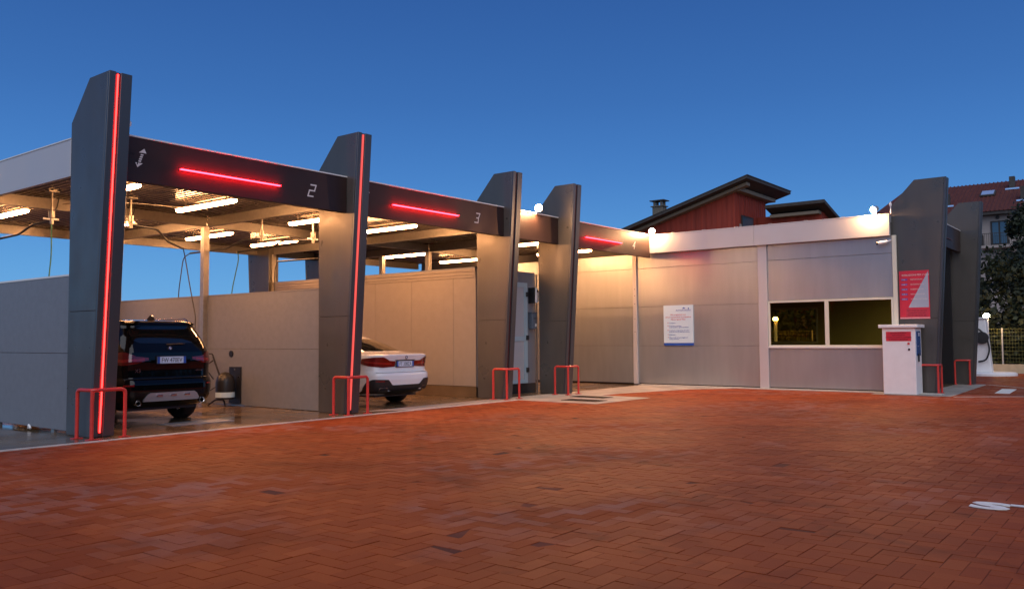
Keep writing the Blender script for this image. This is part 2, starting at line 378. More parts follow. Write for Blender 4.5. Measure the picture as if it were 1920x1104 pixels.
me.materials.append(MT['brick']); a = me.attributes.new('tone', 'FLOAT', 'FACE'); a.data.foreach_set('value', np.repeat(rng.random(n_)**1.2, 9))
ob = bpy.data.objects.new('paving_bricks', me); COL.objects.link(ob); ob.parent = paving; ob['kind'] = 'stuff'

# concrete slabs (dry rim outside, wet floor inside the bays)
s_ = MB(); s_.prism([(12.2, 11.95)]+SLAB[1:-2]+[(28, 12.6), (11.2, 12.6)], 'z', -.10, .006).build('concrete_apron', 'concrete'); tag(bpy.data.objects['concrete_apron'], kind='structure')
s_ = MB().prism([(-6, 11.95), (12.2, 11.95), (11.2, 12.6), (22.62, 12.6), (22.62, 22.6), (-6, 22.6)], 'z', -.10, .008).build('wash_bay_floor', 'wet'); tag(s_, kind='structure')
k = MB()
for x0 in np.arange(-6, 15.4, 1.0): k.box(x0+.004, min(x0+.996, 15.48), 11.90, 11.98, -.1, .014)
tag(k.build('edge_kerb', 'curb', bevel=.004), kind='structure')
k = MB().box(22.46, 22.66, 4.4, 12.7, .006, .03).build('wall_kerb', 'curb'); tag(k, kind='structure')
def grate(x0, x1, y0, y1, label):
    t = thing('drain_grate', label, 'drain grate', (x0, y0, 0), 'drain grates in the pale concrete pad')
    MB().box(x0, x1, y0, y1, .0062, .0105).build('pit', 'black', t)
    f = MB(); f.box(x0, x1, y0, y0+.03, .0106, .016).box(x0, x1, y1-.03, y1, .0106, .016).box(x0, x0+.03, y0+.03, y1-.03, .0106, .016).box(x1-.03, x1, y0+.03, y1-.03, .0106, .016).build('grate_frame', 'grate', t)
    b_ = MB(); y = y0+.05
    while y < y1-.05: b_.box(x0+.03, x1-.03, y, y+.018, .0106, .015); y += .045
    b_.build('bars', 'grate', t)
grate(15.98, 16.45, 10.1, 11.05, 'dark drain grate nearer the left edge of the pale concrete pad')
grate(17.0, 17.45, 10.55, 11.5, 'dark drain grate nearer the red guard rail of the fourth pylon')
for i, (a, b_) in enumerate((((21.9, 4.05), (23.2, 2.3)), ((27.9, 4.25), (25.9, 2.6)))):
    d = (Vector((*b_, 0))-Vector((*a, 0))).normalized(); p = Vector((-d.y, d.x, 0))*.03; A = Vector((*a, 0)); B = Vector((*b_, 0))
    tag(MB().prism([tuple((A+p)[:2]), tuple((B+p)[:2]), tuple((B-p)[:2]), tuple((A-p)[:2])], 'z', -.01, .006).build('painted_line', 'curb'), kind='structure')
tag(MB().prism([(23.85, 3.5), (25.88, 3.62), (25.85, 3.28), (23.84, 3.18)], 'z', -.01, .007).build('painted_patch', 'paintline'), kind='structure')
t = thing('ground_lettering', 'white painted capital letters on the red bricks at the right edge', 'painted word', (7.87, 1.37, 0))
text('STOP', .40, 'paintline', (7.86, 1.375, .0065), (0, -1, 0), (1, 0, 0), t, 'letters', .0035, sx=1.55, bold=.016)

# ------------------------------------------------------------------ roof canopy over the bays
ZD = 4.20
canopy = thing('wash_bay_canopy', 'flat steel canopy over the wash bays with a dark front fascia carrying red light strips', 'canopy', (14.3, 17.2, 3.8))
d = MB(); x = 5.98; prof = []
while x < 22.6:
    prof += [(x, ZD+.016), (x+.03, ZD+.016), (x+.04, ZD), (x+.09, ZD), (x+.10, ZD+.016)]; x += .125
for i in range(len(prof)-1):
    (xa, za), (xb, zb) = prof[i], prof[i+1]
    if xb > xa: d.add([(xa, 12.45, za), (xb, 12.45, zb), (xb, 22.0, zb), (xa, 22.0, za)], [[0, 3, 2, 1]])
d.build('roof_sheet', 'deck', canopy)
MB().box(5.98, 22.6, 12.45, 22.0, ZD+.06, ZD+.22).build('roof_top', 'roof_top', canopy)
def beam(x0, x1, y0, y1, z0=3.99, z1=ZD-.004, name='beam'):
    b_ = MB()
    if abs(x1-x0) > abs(y1-y0):   # C section along X
        b_.box(x0, x1, y0, y0+.008, z0, z1).box(x0, x1, y0+.008, y1, z0, z0+.008).box(x0, x1, y0+.008, y1, z1-.008, z1)
    else:
        b_.box(x0, x0+.008, y0, y1, z0, z1).box(x0+.008, x1, y0, y1, z0, z0+.008).box(x0+.008, x1, y0, y1, z1-.008, z1)
    return b_.build(name, 'galv', canopy)
XB = [6.05, 10.82, 15.62, 18.1, 22.45]
for i in range(4):
    beam(XB[i]+.09, XB[i+1]-.002, 17.2, 17.28)
    beam(XB[i]+.09, XB[i+1]-.002, 21.85, 21.95)
    beam(XB[i]+.40, XB[i+1]-.15, 12.5, 12.58, 4.03)
for x in XB[:-1]:
    beam(x, x+.085, 12.6, 17.19); beam(x, x+.085, 17.29, 21.84)
# bare posts
for (x, y, z0) in ((10.80, 17.24, 0), (18.12, 17.24, 3.13), (18.12, 19.2, 3.13), (15.62, 21.3, 0), (17.9, 21.3, 3.13), (6.1, 17.24, 2.4), (10.8, 21.4, 0)):
    p_ = MB(); p_.box(x-.07, x+.07, y-.07, y+.07, z0+.008, 3.985)
    o = p_.build('post', 'galv', canopy, bevel=.004)
    MB().box(x-.12, x+.12, y-.12, y+.12, z0+.008, z0+.02).build('foot_plate', 'galv', o)
# front fascia, split at the pylons
FX = [(5.98, 10.685), (11.035, 15.495), (15.845, 17.735), (18.085, 22.58)]
ledx = [(7.24, 9.13), (11.87, 13.84), None, (18.98, 20.85)]
for (a, b_), l in zip(FX, ledx):
    f = MB().box(a, b_, 12.3, 12.42, 3.82, 4.49).build('fascia', 'fascia', canopy, bevel=.004)
    MB().box(a, b_, 12.285, 12.45, 4.492, 4.515).build('edge_trim', 'trim', f)
    MB().box(a, b_, 12.42, 12.46, 3.99, 4.46).build('back_plate', 'fascia', f)
    if l:
        MB().box(l[0]-.015, l[1]+.015, 12.286, 12.299, 4.090, 4.134).build('light_channel', 'groove', f)
        MB().box(l[0], l[1], 12.238, 12.285, 4.1055, 4.1185).build('light_strip', 'led_f', f)
def seg_digit(dg, x, z, parent, h=.21, wd=.115, y=12.297):
    # squared italic digits
    S = {'2': [(0, 1), (1, 1), (1, .5), (0, .5), (0, 0), (1, 0)], '3': [(0, 1), (1, 1), (.85, .5), (.3, .5), (.85, .5), (1, 0), (0, 0)], '4': [(.8, 0), (.8, 1), (0, .35), (1, .35)], '1': [(.3, .8), (.7, 1), (.7, 0)]}[dg]
    pts = [Vector((x+px*wd+(pz-.5)*.07, y, z+(pz-.5)*h)) for px, pz in S]; b_ = MB()
    for p, q in zip(pts[:-1], pts[1:]):
        dd = (q-p).normalized(); nn = Vector((-dd.z, 0, dd.x))*.0125; p2 = p-dd*.012; q2 = q+dd*.012
        b_.add([p2+nn, q2+nn, q2-nn, p2-nn], [[0, 1, 2, 3]])
    for kk in range(len(b_.v)): b_.v[kk] = (b_.v[kk][0], y-.0004*(kk//4), b_.v[kk][2])
    return b_.build('number', 'ink_white', parent)
fas = [c for c in canopy.children if c.name.startswith('fascia')]
seg_digit('2', 9.80, 4.13, fas[0]); seg_digit('3', 14.47, 4.14, fas[1]); seg_digit('4', 21.55, 4.12, fas[3])
def height_sign(x, parent):
    y = 12.296; b_ = MB()
    def tri(p): b_.add([(x+a+.35*c, y, 4.19+c) for a, c in p], [[0, 1, 2]])
    tri([(-.06, .08), (.06, .08), (0, .15)]); tri([(-.06, -.08), (0, -.15), (.06, -.08)])
    for kk in range(4):
        z = -.064+kk*.034; b_.add([(x+a+.35*c, y, 4.19+c) for a, c in ((-.022, z), (.022, z), (.022, z+.022), (-.022, z+.022))], [[0, 1, 2, 3]])
    b_.build('height_arrow', 'ink_white', parent)
    text('h max', .10, 'ink_dark', (x-.09, y, 4.21), (1, 0, 0), (0, 0, 1), parent, 'lettering', .001, 'RIGHT', .25)
    text('3,00m', .17, 'ink_dark', (x-.04, y, 4.08), (1, 0, 0), (0, 0, 1), parent, 'lettering', .001, 'RIGHT', .25)
height_sign(6.60, fas[0]); height_sign(11.18, fas[1])
# light side fascia on the left end, rear fascia
for i, (y0, y1) in enumerate(((13.17, 17.0), (17.004, 22.15))):
    f = MB().box(5.955, 6.03, y0, y1, 3.92, 4.49).build('side_fascia', 'silver', canopy, bevel=.003)
    MB().box(5.945, 6.04, y0, y1, 4.492, 4.51).build('edge_trim', 'trim', f)
for i in range(4): MB().box(FX[i][0], FX[i][1], 22.02, 22.14, 4.05, 4.49).build('rear_fascia', 'fascia', canopy)

# ------------------------------------------------------------------ pylons (dark fins)
def pylon(x0, yo, label, led, mirror=False, name='pylon', bk=0):
    """x0: left face; yo: shift of the profile along the bay; mirror: the rear row leans the other way"""
    T = .34
    t = thing(name, label, 'pylon', (x0, 13.15+yo if not mirror else 21.25, 0), 'dark leaning pylons')
    fy = lambda y: (y+yo) if not mirror else 34.4-y
    def yf(z): return 12.37-(12.37-12.02)*z/5.33
    lo = [(fy(13.12+bk), .02), (fy(yf(.02)+.03), .02), (fy(yf(1.848)+.03), 1.848), (fy(13.13+bk), 1.848)]
    hi = [(fy(13.13+bk), 1.854), (fy(yf(1.854)+.03), 1.854), (fy(yf(5.33)+.03), 5.33), (fy(12.60+bk), 5.33), (fy(13.15+bk), 4.73)]
    MB().prism(lo, 'x', x0, x0+T).build('panel', 'fin', t, bevel=.004)
    MB().prism(hi, 'x', x0, x0+T).build('panel', 'fin', t, bevel=.004)
    MB().prism([(fy(13.10), .0), (fy(yf(0)+.06), .0), (fy(yf(1.9)+.06), 1.9), (fy(13.1), 1.9)], 'x', x0+.01, x0+T-.01).build('core', 'joint', t)
    for a, b_ in ((x0, x0+.095), (x0+.175, x0+T)):
        MB().prism([(fy(yf(.02)+.028), .02), (fy(yf(.02)-.02), .02), (fy(yf(5.33)-.02), 5.33), (fy(yf(5.33)+.028), 5.33)], 'x', a, b_).build('front_edge', 'finedge', t, bevel=.004)
    g_ = MB().prism([(fy(yf(.02)+.028), .02), (fy(yf(.02)+.018), .02), (fy(yf(5.33)+.018), 5.33), (fy(yf(5.33)+.028), 5.33)], 'x', x0+.096, x0+.174).build('light_groove', 'groove', t)
    MB().tube([(x0+.135, fy(yf(.08)+.002), .08), (x0+.135, fy(yf(5.3)+.002), 5.3)], .024 if led == 'led_dim' else .012, 8).build('light_strip', led, g_)
    return t
PY = [(5.95, 0), (10.62, -.02), (15.45, 0), (17.62, -.27)]
pylon(5.95, 0, 'largest dark pylon at the left with a bright red light strip, beside the black car', 'led')
pylon(10.69, -.02, 'dark pylon with a dull red light strip between the black car and the white car', 'led_dim')
pylon(15.50, 0, 'dark pylon with pale front edges left of the blue framed door', 'led_off')
pylon(17.74, -.20, 'dark pylon right of the blue framed door, in front of the drain grates', 'led_off')
pylon(22.80, -7.77, 'dark pylon behind the white cabinet, carrying the red instruction sign', 'led_off', bk=.13)
pylon(27.66, -7.77, 'dark pylon at the far right end of the wash building, in front of the trees', 'led_off')
for x, l in ((5.95, 'rear pylon at the back end of the grey left partition wall'), (10.62, 'rear pylon at the back end of the low partition behind the black car'), (15.45, 'rear pylon seen under the canopy left of the second pylon'), (17.62, 'rear pylon at the back right corner of the container room')):
    pylon(x, 0, l, 'led_off', True, 'rear_pylon')

# red guard rails
def guard(x, y, label):
    t = thing('guard_rail', label, 'guard rail', (x, y, 0), 'red tubular guard rails')
    A = Vector((x-.13, y+.08, .01)); B = Vector((x-.10, y-.30, .01)); C_ = Vector((x+.39, y-.28, .01)); h = .70
    up_ = Vector((0, 0, h))
    MB().tube(arc([A, A+up_, B+up_+Vector((0, 0, 0)), C_+up_, C_], .07), .027, 10).build('rail', 'red', t, smooth=True)
    MB().tube([B, B+up_], .027, 10).build('leg', 'red', t, smooth=True)
    for p in (A, B, C_):
        MB().box(p.x-.07, p.x+.07, p.y-.05, p.y+.05, .01, .022).build('foot_plate', 'red', t)
guard(5.95, 12.42, 'red guard rail round the foot of the leftmost pylon')
guard(10.65, 12.37, 'red guard rail round the pylon between the two cars')
guard(15.45, 12.42, 'red guard rail just left of the blue framed door')
guard(17.62, 12.19, 'red guard rail behind the drain grates')
guard(22.75, 4.82, 'red guard rail half hidden behind the white cabinet')
guard(27.60, 4.95, 'red guard rail at the foot of the far right pylon')

# ------------------------------------------------------------------ partition walls
def pwall(x, y0, y1, label, cap, split, zb0):
    t = thing('partition_wall', label, 'wall', (x+.04, y0, 0))
    ys = [y0, split, y1]
    for a, b_ in zip(ys[:-1], ys[1:]):
        for z0, z1 in ((zb0, 1.222), (1.228, 2.40)):
            MB().box(x, x+.08, a+.003, b_-.003, z0, z1).build('panel', 'panel_b', t, bevel=.004)
    MB().box(x+.012, x+.068, y0+.01, y1-.01, zb0, 2.39).build('core', 'joint', t)
    MB().box(x-.006, x+.086, y0, y1, 2.402, 2.43).build('cap', cap, t)
    for y in np.arange(y0+.5, y1, 2.0): MB().box(x+.02, x+.06, y, y+.1, .008, .06).build('foot', 'galv', t)
pwall(6.0, 13.17, 21.2, 'blue grey low partition wall left of the leftmost pylon', 'trim', 17.2, .06)
pwall(10.84, 13.15, 21.2, 'brownish low partition wall behind the black car', 'panel_b', 17.16, .015)

# ------------------------------------------------------------------ container room between bays
tr_ = thing('container_room', 'beige panelled container room between the third and fourth pylons with a blue framed door', 'plant room', (16.8, 17, 0))
MB().box(15.63, 18.0, 13.3, 21.6, .02, 3.06).build('core', 'joint', tr_)
ys = [13.26, 13.99, 15.43, 16.78, 18.2, 19.6, 21.64]
for a, b_ in zip(ys[:-1], ys[1:]): MB().box(15.60, 15.629, a+.003, b_-.003, .27, 2.90).build('panel', 'tech', tr_, bevel=.003)
for z0, z1, o in ((2.905, 2.965, .012), (2.97, 3.05, .02), (3.055, 3.12, .035)): MB().box(15.6-o, 15.629, 13.26, 21.64, z0, z1).build('top_band', 'tech', tr_, bevel=.003)
MB().box(15.6, 15.629, 13.26, 21.64, .012, .262).build('plinth', 'wet', tr_)
MB().box(15.58, 18.03, 13.28, 21.66, 3.121, 3.15).build('roof', 'grey_wall', tr_)
# front with door
MB().box(15.63, 18.0, 13.24, 13.298, .26, 3.12).build('front_panel', 'grey_wall', tr_, bevel=.003)
MB().box(15.63, 18.0, 13.24, 13.298, .012, .255).build('plinth', 'black', tr_)
dr = MB().box(16.66, 17.46, 13.215, 13.239, .34, 2.74).build('door', 'door_leaf', tr_)
f = MB(); f.box(17.46, 17.60, 13.20, 13.239, .27, 2.86).box(16.52, 16.66, 13.20, 13.239, .27, 2.86).box(16.66, 17.46, 13.20, 13.239, 2.74, 2.86).box(16.66, 17.46, 13.20, 13.239, .27, .36).box(16.66, 17.46, 13.198, 13.214, 1.35, 1.47); f.build('door_frame', 'door_blue', dr)
for z in (2.5, 1.38, .55):
    MB().box(17.52, 17.62, 13.16, 13.199, z, z+.12).build('hinge', 'black', dr, bevel=.01)
MB().tube([(18.03, 13.22, .01), (18.03, 13.22, 3.1)], .022, 8).build('corner_pipe', 'galv', tr_)
t = thing('wall_unit', 'white rounded wall unit with a small dark display beside the blue framed door', 'wall unit', (17.8, 13.24, 2.5))
u_ = MB(); pts = [(17.70+.0, 2.36), (17.72, 2.74), (17.80, 2.73), (17.88, 2.62), (17.90, 2.50), (17.86, 2.38), (17.78, 2.33)]
u_.prism(pts, 'y', 13.02, 13.238).build('housing', 'white', t, bevel=.02, seg=2, smooth=True)
MB().box(17.775, 17.84, 13.015, 13.03, 2.62, 2.67).build('display', 'black', t)
MB().box(17.69, 17.72, 13.03, 13.238, 2.33, 2.74).build('side_cover', 'black', t)
t = thing('letter_box', 'dark grey box with a white tag on the container front', 'letter box', (17.8, 13.24, 1.85))
MB().box(17.67, 17.88, 13.10, 13.238, 1.66, 2.08).build('housing', 'box_grey', t, bevel=.01)
MB().box(17.66, 17.89, 13.09, 13.238, 2.082, 2.10).build('lid', 'box_grey', t)
MB().box(17.79, 17.86, 13.09, 13.099, 1.72, 1.80).build('tag', 'white', t)
MB().box(17.74, 17.84, 13.093, 13.099, 1.93, 1.95).build('slot', 'black', t)

# ------------------------------------------------------------------ tunnel wash building
tb = thing('wash_tunnel_building', 'long grey panelled wash building with a wide window and pale roof band', 'building', (25, 13, 0))
XW = 22.70
zs = [.05, 1.18, 2.35, 3.52, 3.97]
def wp(y0, y1, z0, z1): MB().box(XW, XW+.06, y0+.003, y1-.003, z0+.003, z1-.003).build('panel', 'panel', tb, bevel=.004)
for a, b_ in ((9.0, 12.82), (12.96, 17.2), (17.2, 22.0)):
    for z0, z1 in zip(zs[:-1], zs[1:]): wp(a, b_, z0, z1)
for z0, z1 in ((.05, 1.14), (2.41, 3.52), (3.52, 3.97)): wp(5.50, 8.74, z0, z1)
MB().box(XW+.061, XW+.10, 8.74, 22.0, .02, 4.3).build('core', 'joint', tb)
MB().box(XW+.061, XW+.10, 5.50, 8.739, .02, 1.13).build('core', 'joint', tb)
MB().box(XW+.061, XW+.10, 5.50, 8.739, 2.42, 4.3).build('core', 'joint', tb)
MB().box(XW-.05, XW+.06, 8.745, 8.995, .03, 3.965).build('post', 'silver', tb, bevel=.006)
po = MB(); po.box(XW-.06, XW-.052, 12.825, 12.955, .03, 3.965).box(XW-.052, XW+.06, 12.825, 12.833, .03, 3.965).box(XW-.052, XW+.06, 12.947, 12.955, .03, 3.965)
po = po.build('post', 'silver', tb)
for z in (1.6, 2.0, 2.45, 2.7, 2.9): MB().cyl((XW-.0605, 12.89, z), (-1, 0, 0), .013, .002, 10).build('bolt_hole', 'black', po)
for a, b_ in ((5.51, 9.05), (9.054, 12.30)):
    f = MB().box(XW-.16, XW-.06, a, b_, 3.95, 4.49).build('fascia', 'silver', tb, bevel=.004)
    MB().box(XW-.17, XW-.05, a, b_, 4.492, 4.505).build('edge_trim', 'trim', f)
MB().box(XW-.06, XW+.10, 5.57, 12.28, 3.972, 4.48).build('fascia_back', 'silver', tb)
for y in np.arange(6.6, 12.2, .98): MB().tube([(XW-.10, y, 4.505), (XW-.10, y, 4.53), (XW-.10, y+.08, 4.53), (XW-.10, y+.08, 4.505)], .008, 6).build('roof_clip', 'galv', tb)
MB().box(XW+.0, 27.6, 5.52, 22.0, 4.31, 4.47).build('roof', 'roof_top', tb)
MB().box(XW+.101, 27.4, 5.5, 22.0, 4.25, 4.30).build('ceiling', 'inside', tb)
# window
wn_ = MB(); wn_.box(XW-.02, XW+.06, 5.55, 8.74, 1.145, 1.20).box(XW-.02, XW+.06, 5.55, 8.74, 2.35, 2.405).box(XW-.02, XW+.06, 8.69, 8.74, 1.2, 2.35).box(XW-.02, XW+.06, 5.50, 5.55, 1.145, 2.405).box(XW-.02, XW+.06, 7.11, 7.21, 1.2, 2.35)
wn_ = wn_.build('window', 'frame', tb, bevel=.004)
MB().box(XW-.05, XW-.021, 5.55, 8.74, 1.12, 1.155).build('sill', 'trim', wn_)
MB().box(XW+.015, XW+.021, 5.55, 7.11, 1.2, 2.35).build('pane', 'glass', wn_)
MB().box(XW+.015, XW+.021, 7.21, 8.69, 1.2, 2.35).build('pane', 'glass', wn_)
MB().box(XW-.02, XW+.055, 5.40, 5.495, .03, 3.965).build('corner_trim', 'frame', tb)
# far wall with an opposite window
MB().box(27.45, 27.55, 5.3, 22, .02, 1.22).build('rear_wall', 'inside', tb)
MB().box(27.45, 27.55, 5.3, 22, 2.38, 4.3).build('rear_wall', 'inside', tb)
MB().box(27.45, 27.55, 5.3, 8.95, 1.221, 2.379).build('rear_wall', 'inside', tb)
MB().box(27.40, 27.449, 5.05, 6.6, .02, 4.24).build('portal_shade_sheet', 'black', tb)  # black sheet puts the portal's shade in front of the olive rear wall
MB().box(XW+.101, 27.39, 5.6, 5.62, 2.9, 4.24).build('portal_shade_panel', 'black', tb)  # black panel added to make the upper portal interior dark
MB().box(27.45, 27.55, 12.6, 22, 1.221, 2.379).build('rear_wall', 'inside', tb)
w2 = MB(); w2.box(27.43, 27.5, 8.951, 9.0, 1.221, 2.379).box(27.43, 27.5, 12.55, 12.6, 1.221, 2.379).box(27.43, 27.5, 9.0, 12.55, 2.32, 2.379).box(27.43, 27.5, 9.0, 12.55, 1.221, 1.27)
w2 = w2.build('window', 'frame', tb)
MB().box(27.46, 27.466, 9.0, 12.55, 1.27, 2.32).build('pane', 'glass', w2)
MB().box(XW+.101, 27.44, 21.9, 22.0, .02, 4.24).build('end_wall', 'inside', tb)
MB().box(XW+.101, 27.44, 5.0, 21.9, .0, .02).build('floor', 'wet', tb)
# front portal fascia
f = MB().box(23.08, 27.60, 4.80, 4.92, 3.86, 4.49).build('portal_fascia', 'fascia', tb, bevel=.004)
MB().box(23.08, 27.60, 4.785, 4.93, 4.492, 4.51).build('edge_trim', 'trim', f)
MB().box(24.2, 26.3, 4.77, 4.799, 4.10, 4.125).build('light_strip', 'led_off', f)

# poster on the wall
t = thing('poster', 'white and blue notice board with small text on the long grey wall', 'poster', (XW-.03, 11.45, 1.8))
Y0, Y1, z0, z1 = 11.93, 10.98, 1.19, 2.37
MB().box(XW-.035, XW-.003, Y1, Y0, z0+.075, z1).build('board', 'poster', t)
MB().box(XW-.036, XW-.003, Y1, Y0, z0, z0+.073).build('bottom_band', 'plate_blue', t)
MB().box(XW-.037, XW-.0355, Y1+.12, Y1+.16, z1-.12, z1-.08).build('logo_mark', 'ink_blue', t)
def pt(s, yy, zz, size, m, al='LEFT', sh=0): text(s, size, m, (XW-.037, yy, zz), (0, -1, 0), (0, 0, 1), t, 'lettering', .001, al, sh)
pt('AUTOLAVAGGIO', Y1+.07, z1-.17, .062, 'ink_blue', 'RIGHT', .2)
MB().prism([(11.33, z1-.105), (11.21, z1-.105), (11.27, z1-.06)], 'x', XW-.038, XW-.0355).build('logo_mark', 'ink_blue', t)
ym = (Y0+Y1)/2
pt('Nei programmi con', ym, z1-.295, .062, 'ink_red', 'CENTER'); pt('cera si raccomanda la protezione', ym, z1-.365, .062, 'ink_red', 'CENTER'); pt('Mirror Speed Wax', ym, z1-.435, .062, 'ink_red', 'CENTER')
for zz, ss in ((.53, ['Asciugatura']), (.62, ['Protezione prolungata', 'contro polvere e agenti atmosferici']), (.75, ['Protezione e lunga durata del colore', 'grazie alle cere di ultima generazione']), (.88, ['Brillantezza']), (.96, ['Effetto lucido ad ogni lavaggio con', 'risultati immediati'])):
    MB().box(XW-.038, XW-.0355, Y0-.155, Y0-.130, z1-zz+.008, z1-zz+.028).build('bullet', 'ink_red', t)
    for kk, s in enumerate(ss): pt(s, Y0-.18, z1-zz-kk*.042, .044, 'ink_blue')

# instruction sign on the fifth pylon
t = thing('instruction_sign', 'red and grey instruction sign with five white lines on the pylon above the white cabinet', 'sign', (22.78, 5.03, 2.4))
xs = 22.798; ya, yb = 5.37, 4.68; za, zb = 1.85, 3.05
MB().box(xs-.02, xs, yb, ya, za+.04, zb).build('board', 'sign_red', t)
MB().box(xs-.021, xs, yb, ya, za, za+.038).build('bottom_band', 'sign_pink', t)
MB().prism([(yb+.02, zb-.03), (yb+.02, za+.28), (ya-.2, za+.28)], 'x', xs-.0225, xs-.0205).build('grey_wedge', 'sign_grey', t)
MB().box(xs-.0225, xs-.0205, yb+.03, ya-.14, za+.06, za+.25).build('text_panel', 'ink_red', t)
def st(s, yy, zz, size, m, al='LEFT'): text(s, size, m, (xs-.024, yy, zz), (0, -1, 0), (0, 0, 1), t, 'lettering', .001, al)
st("ISTRUZIONI PER L'USO", 4.99, zb-.13, .062, 'ink_white', 'CENTER')
for k_, s in enumerate(('PREPARAZIONE', 'SELEZIONE PROG.', 'INGRESSO AUTO', 'INIZIO LAVAGGIO', 'ATTESA E PARTENZA')):
    z = zb-.23-k_*.122
    MB().box(xs-.0235, xs-.0205, ya-.19, ya-.05, z-.012, z+.032).build('label_bar', 'violet', t)
    st('FASE %d' % (k_+1), ya-.06, z-.004, .038, 'ink_white'); st(s, ya-.26, z-.004, .040, 'ink_white')
for k_, s in enumerate(('NON USCIRE DAL VEICOLO', 'DURANTE IL LAVAGGIO', 'SERVIZIO ASSISTENZA 24H')): st(s, 4.98, za+.19-k_*.055, .036, 'ink_dark', 'CENTER')

# cctv camera on a thin pole and small finial
t = thing('security_camera', 'small white bullet camera under the pale roof band, left of the sign pylon', 'camera', (22.6, 5.6, 3.8))
MB().tube([(22.62, 5.50, 3.83), (22.58, 5.60, 3.80)], .02, 8).build('bracket', 'white', t)
MB().tube([(22.58, 5.58, 3.80), (22.50, 5.78, 3.77)], .04, 12).build('housing', 'white', t, smooth=True)
MB().tube([(22.50, 5.78, 3.77), (22.485, 5.82, 3.765)], .042, 12).build('lens_hood', 'black', t)
t = thing('roof_antenna', 'thin white rod standing on the roof corner beside the sign pylon', 'antenna', (22.56, 5.47, 4.5))
MB().tube([(22.56, 5.47, 4.5), (22.56, 5.47, 4.80)], .012, 8).build('rod', 'white', t)
MB().lathe((22.56, 5.47, 4.68), (0, 0, 1), [(.012, 0), (.03, .02), (.03, .08), (.012, .1)], 10).build('cap', 'white', t)

# white cabinet
t = thing('vending_cabinet', 'white metal cabinet with a red label in front of the sign pylon', 'cabinet', (22.35, 5.25, 0))
MB().box(22.02, 22.63, 4.87, 5.62, .012, 1.62).build('body', 'white', t, bevel=.008)
MB().box(21.95, 22.70, 4.80, 5.69, 1.622, 1.70).build('lid', 'white', t, bevel=.008)
MB().box(22.012, 22.019, 4.96, 5.53, 1.30, 1.53).build('red_label', 'sign_red', t)
for k_, s in enumerate(('GETTONI E MONETE', 'NON DA RESTO', 'IN CASO DI GUASTO CHIAMARE', 'IL SERVIZIO ASSISTENZA')): text(s, .040, 'ink_dark', (22.011, 5.245, 1.48-k_*.052), (0, -1, 0), (0, 0, 1), t, 'lettering', .001, 'CENTER')
MB().cyl((22.019, 5.02, 1.24), (-1, 0, 0), .028, .02, 16).build('button', 'red', t); MB().cyl((22.019, 5.01, 1.10), (-1, 0, 0), .026, .015, 16).build('lock', 'chrome', t)
MB().box(22.018, 22.019, 5.0, 5.04, 1.07, 1.09).build('lock_plate', 'black', t)
MB().box(22.12, 22.50, 4.855, 4.869, .95, 1.54).build('side_screen', 'blue', t); MB().box(22.2, 22.27, 4.835, 4.854, .80, 1.0).build('handle', 'black', t)
MB().box(22.3, 22.36, 4.848, 4.854, 1.42, 1.5).build('slot_label', 'white', t); MB().cyl((22.25, 4.854, 1.17), (0, -1, 0), .012, .01, 10).build('knob', 'chrome', t)

# ------------------------------------------------------------------ lamps
def tube_light(x, y0, label):
    t = thing('ceiling_tube_light', label, 'light', (x, y0, ZD), 'long tube lights under the canopy')
    L_ = 2.0
    MB().box(x-.05, x+.05, y0, y0+L_, ZD-.135, ZD-.115).build('housing', 'skid', t)
    pr = []
    n2 = 8
    d_ = MB(); ring = [(.075*math.cos(a), .062*math.sin(a)) for a in [math.pi+math.pi*k_/n2 for k_ in range(n2+1)]]
    st_ = [(0, .55), (.03, .9), (.08, 1), (L_-.08, 1), (L_-.03, .9), (L_, .55)]
    v = [(x+px*s*.95, y0+yy, ZD-.137+pz*s) for yy, s in st_ for px, pz in ring]; m_ = n2+1; f_ = []
    for i in range(len(st_)-1):
        for k_ in range(n2): f_.append([i*m_+k_, i*m_+k_+1, (i+1)*m_+k_+1, (i+1)*m_+k_])
        f_.append([i*m_+n2, i*m_, (i+1)*m_, (i+1)*m_+n2])
    f_.append(list(range(m_))); f_.append([(len(st_)-1)*m_+k_ for k_ in range(m_)][::-1])
    d_.add(v, f_); d_.build('diffuser', 'tube', t)
    for y in (y0+.3, y0+L_-.3): MB().box(x-.01, x+.01, y-.01, y+.01, ZD-.115, ZD).build('hanger', 'galv', t)
    return t
TL = [(7.35, 13.75, 'tube light directly right of the top of the leftmost pylon'), (9.3, 13.85, 'front tube light over the black car, nearest the dark fascia'),
      (7.35, 18.1, 'tube light at the left edge of the photo, left of the leftmost pylon'), (9.6, 18.2, 'rear tube light over the nose of the black car'),
      (12.0, 13.75, 'tube light just left of the second pylon'), (14.05, 13.75, 'tube light just right of the second pylon, over the white car'),
      (12.1, 18.15, 'rear tube light crossing behind the bare steel post'), (14.1, 18.2, 'rear tube light above the dark rear pylon'),
      (18.85, 13.7, 'tube light between the third and fourth pylons, nearest the fascia'), (21.4, 13.65, 'tube light at the right of the fourth pylon, beside the long wall'),
      (18.85, 17.95, 'rear tube light above the beige container roof, left one'), (21.3, 17.7, 'rear tube light above the beige container roof, right one')]
tl0 = None
for x, y, l in TL:
    if tl0 is None: tl0 = tube_light(x, y, l)
    else: dup(tl0, (x, y, ZD), l)
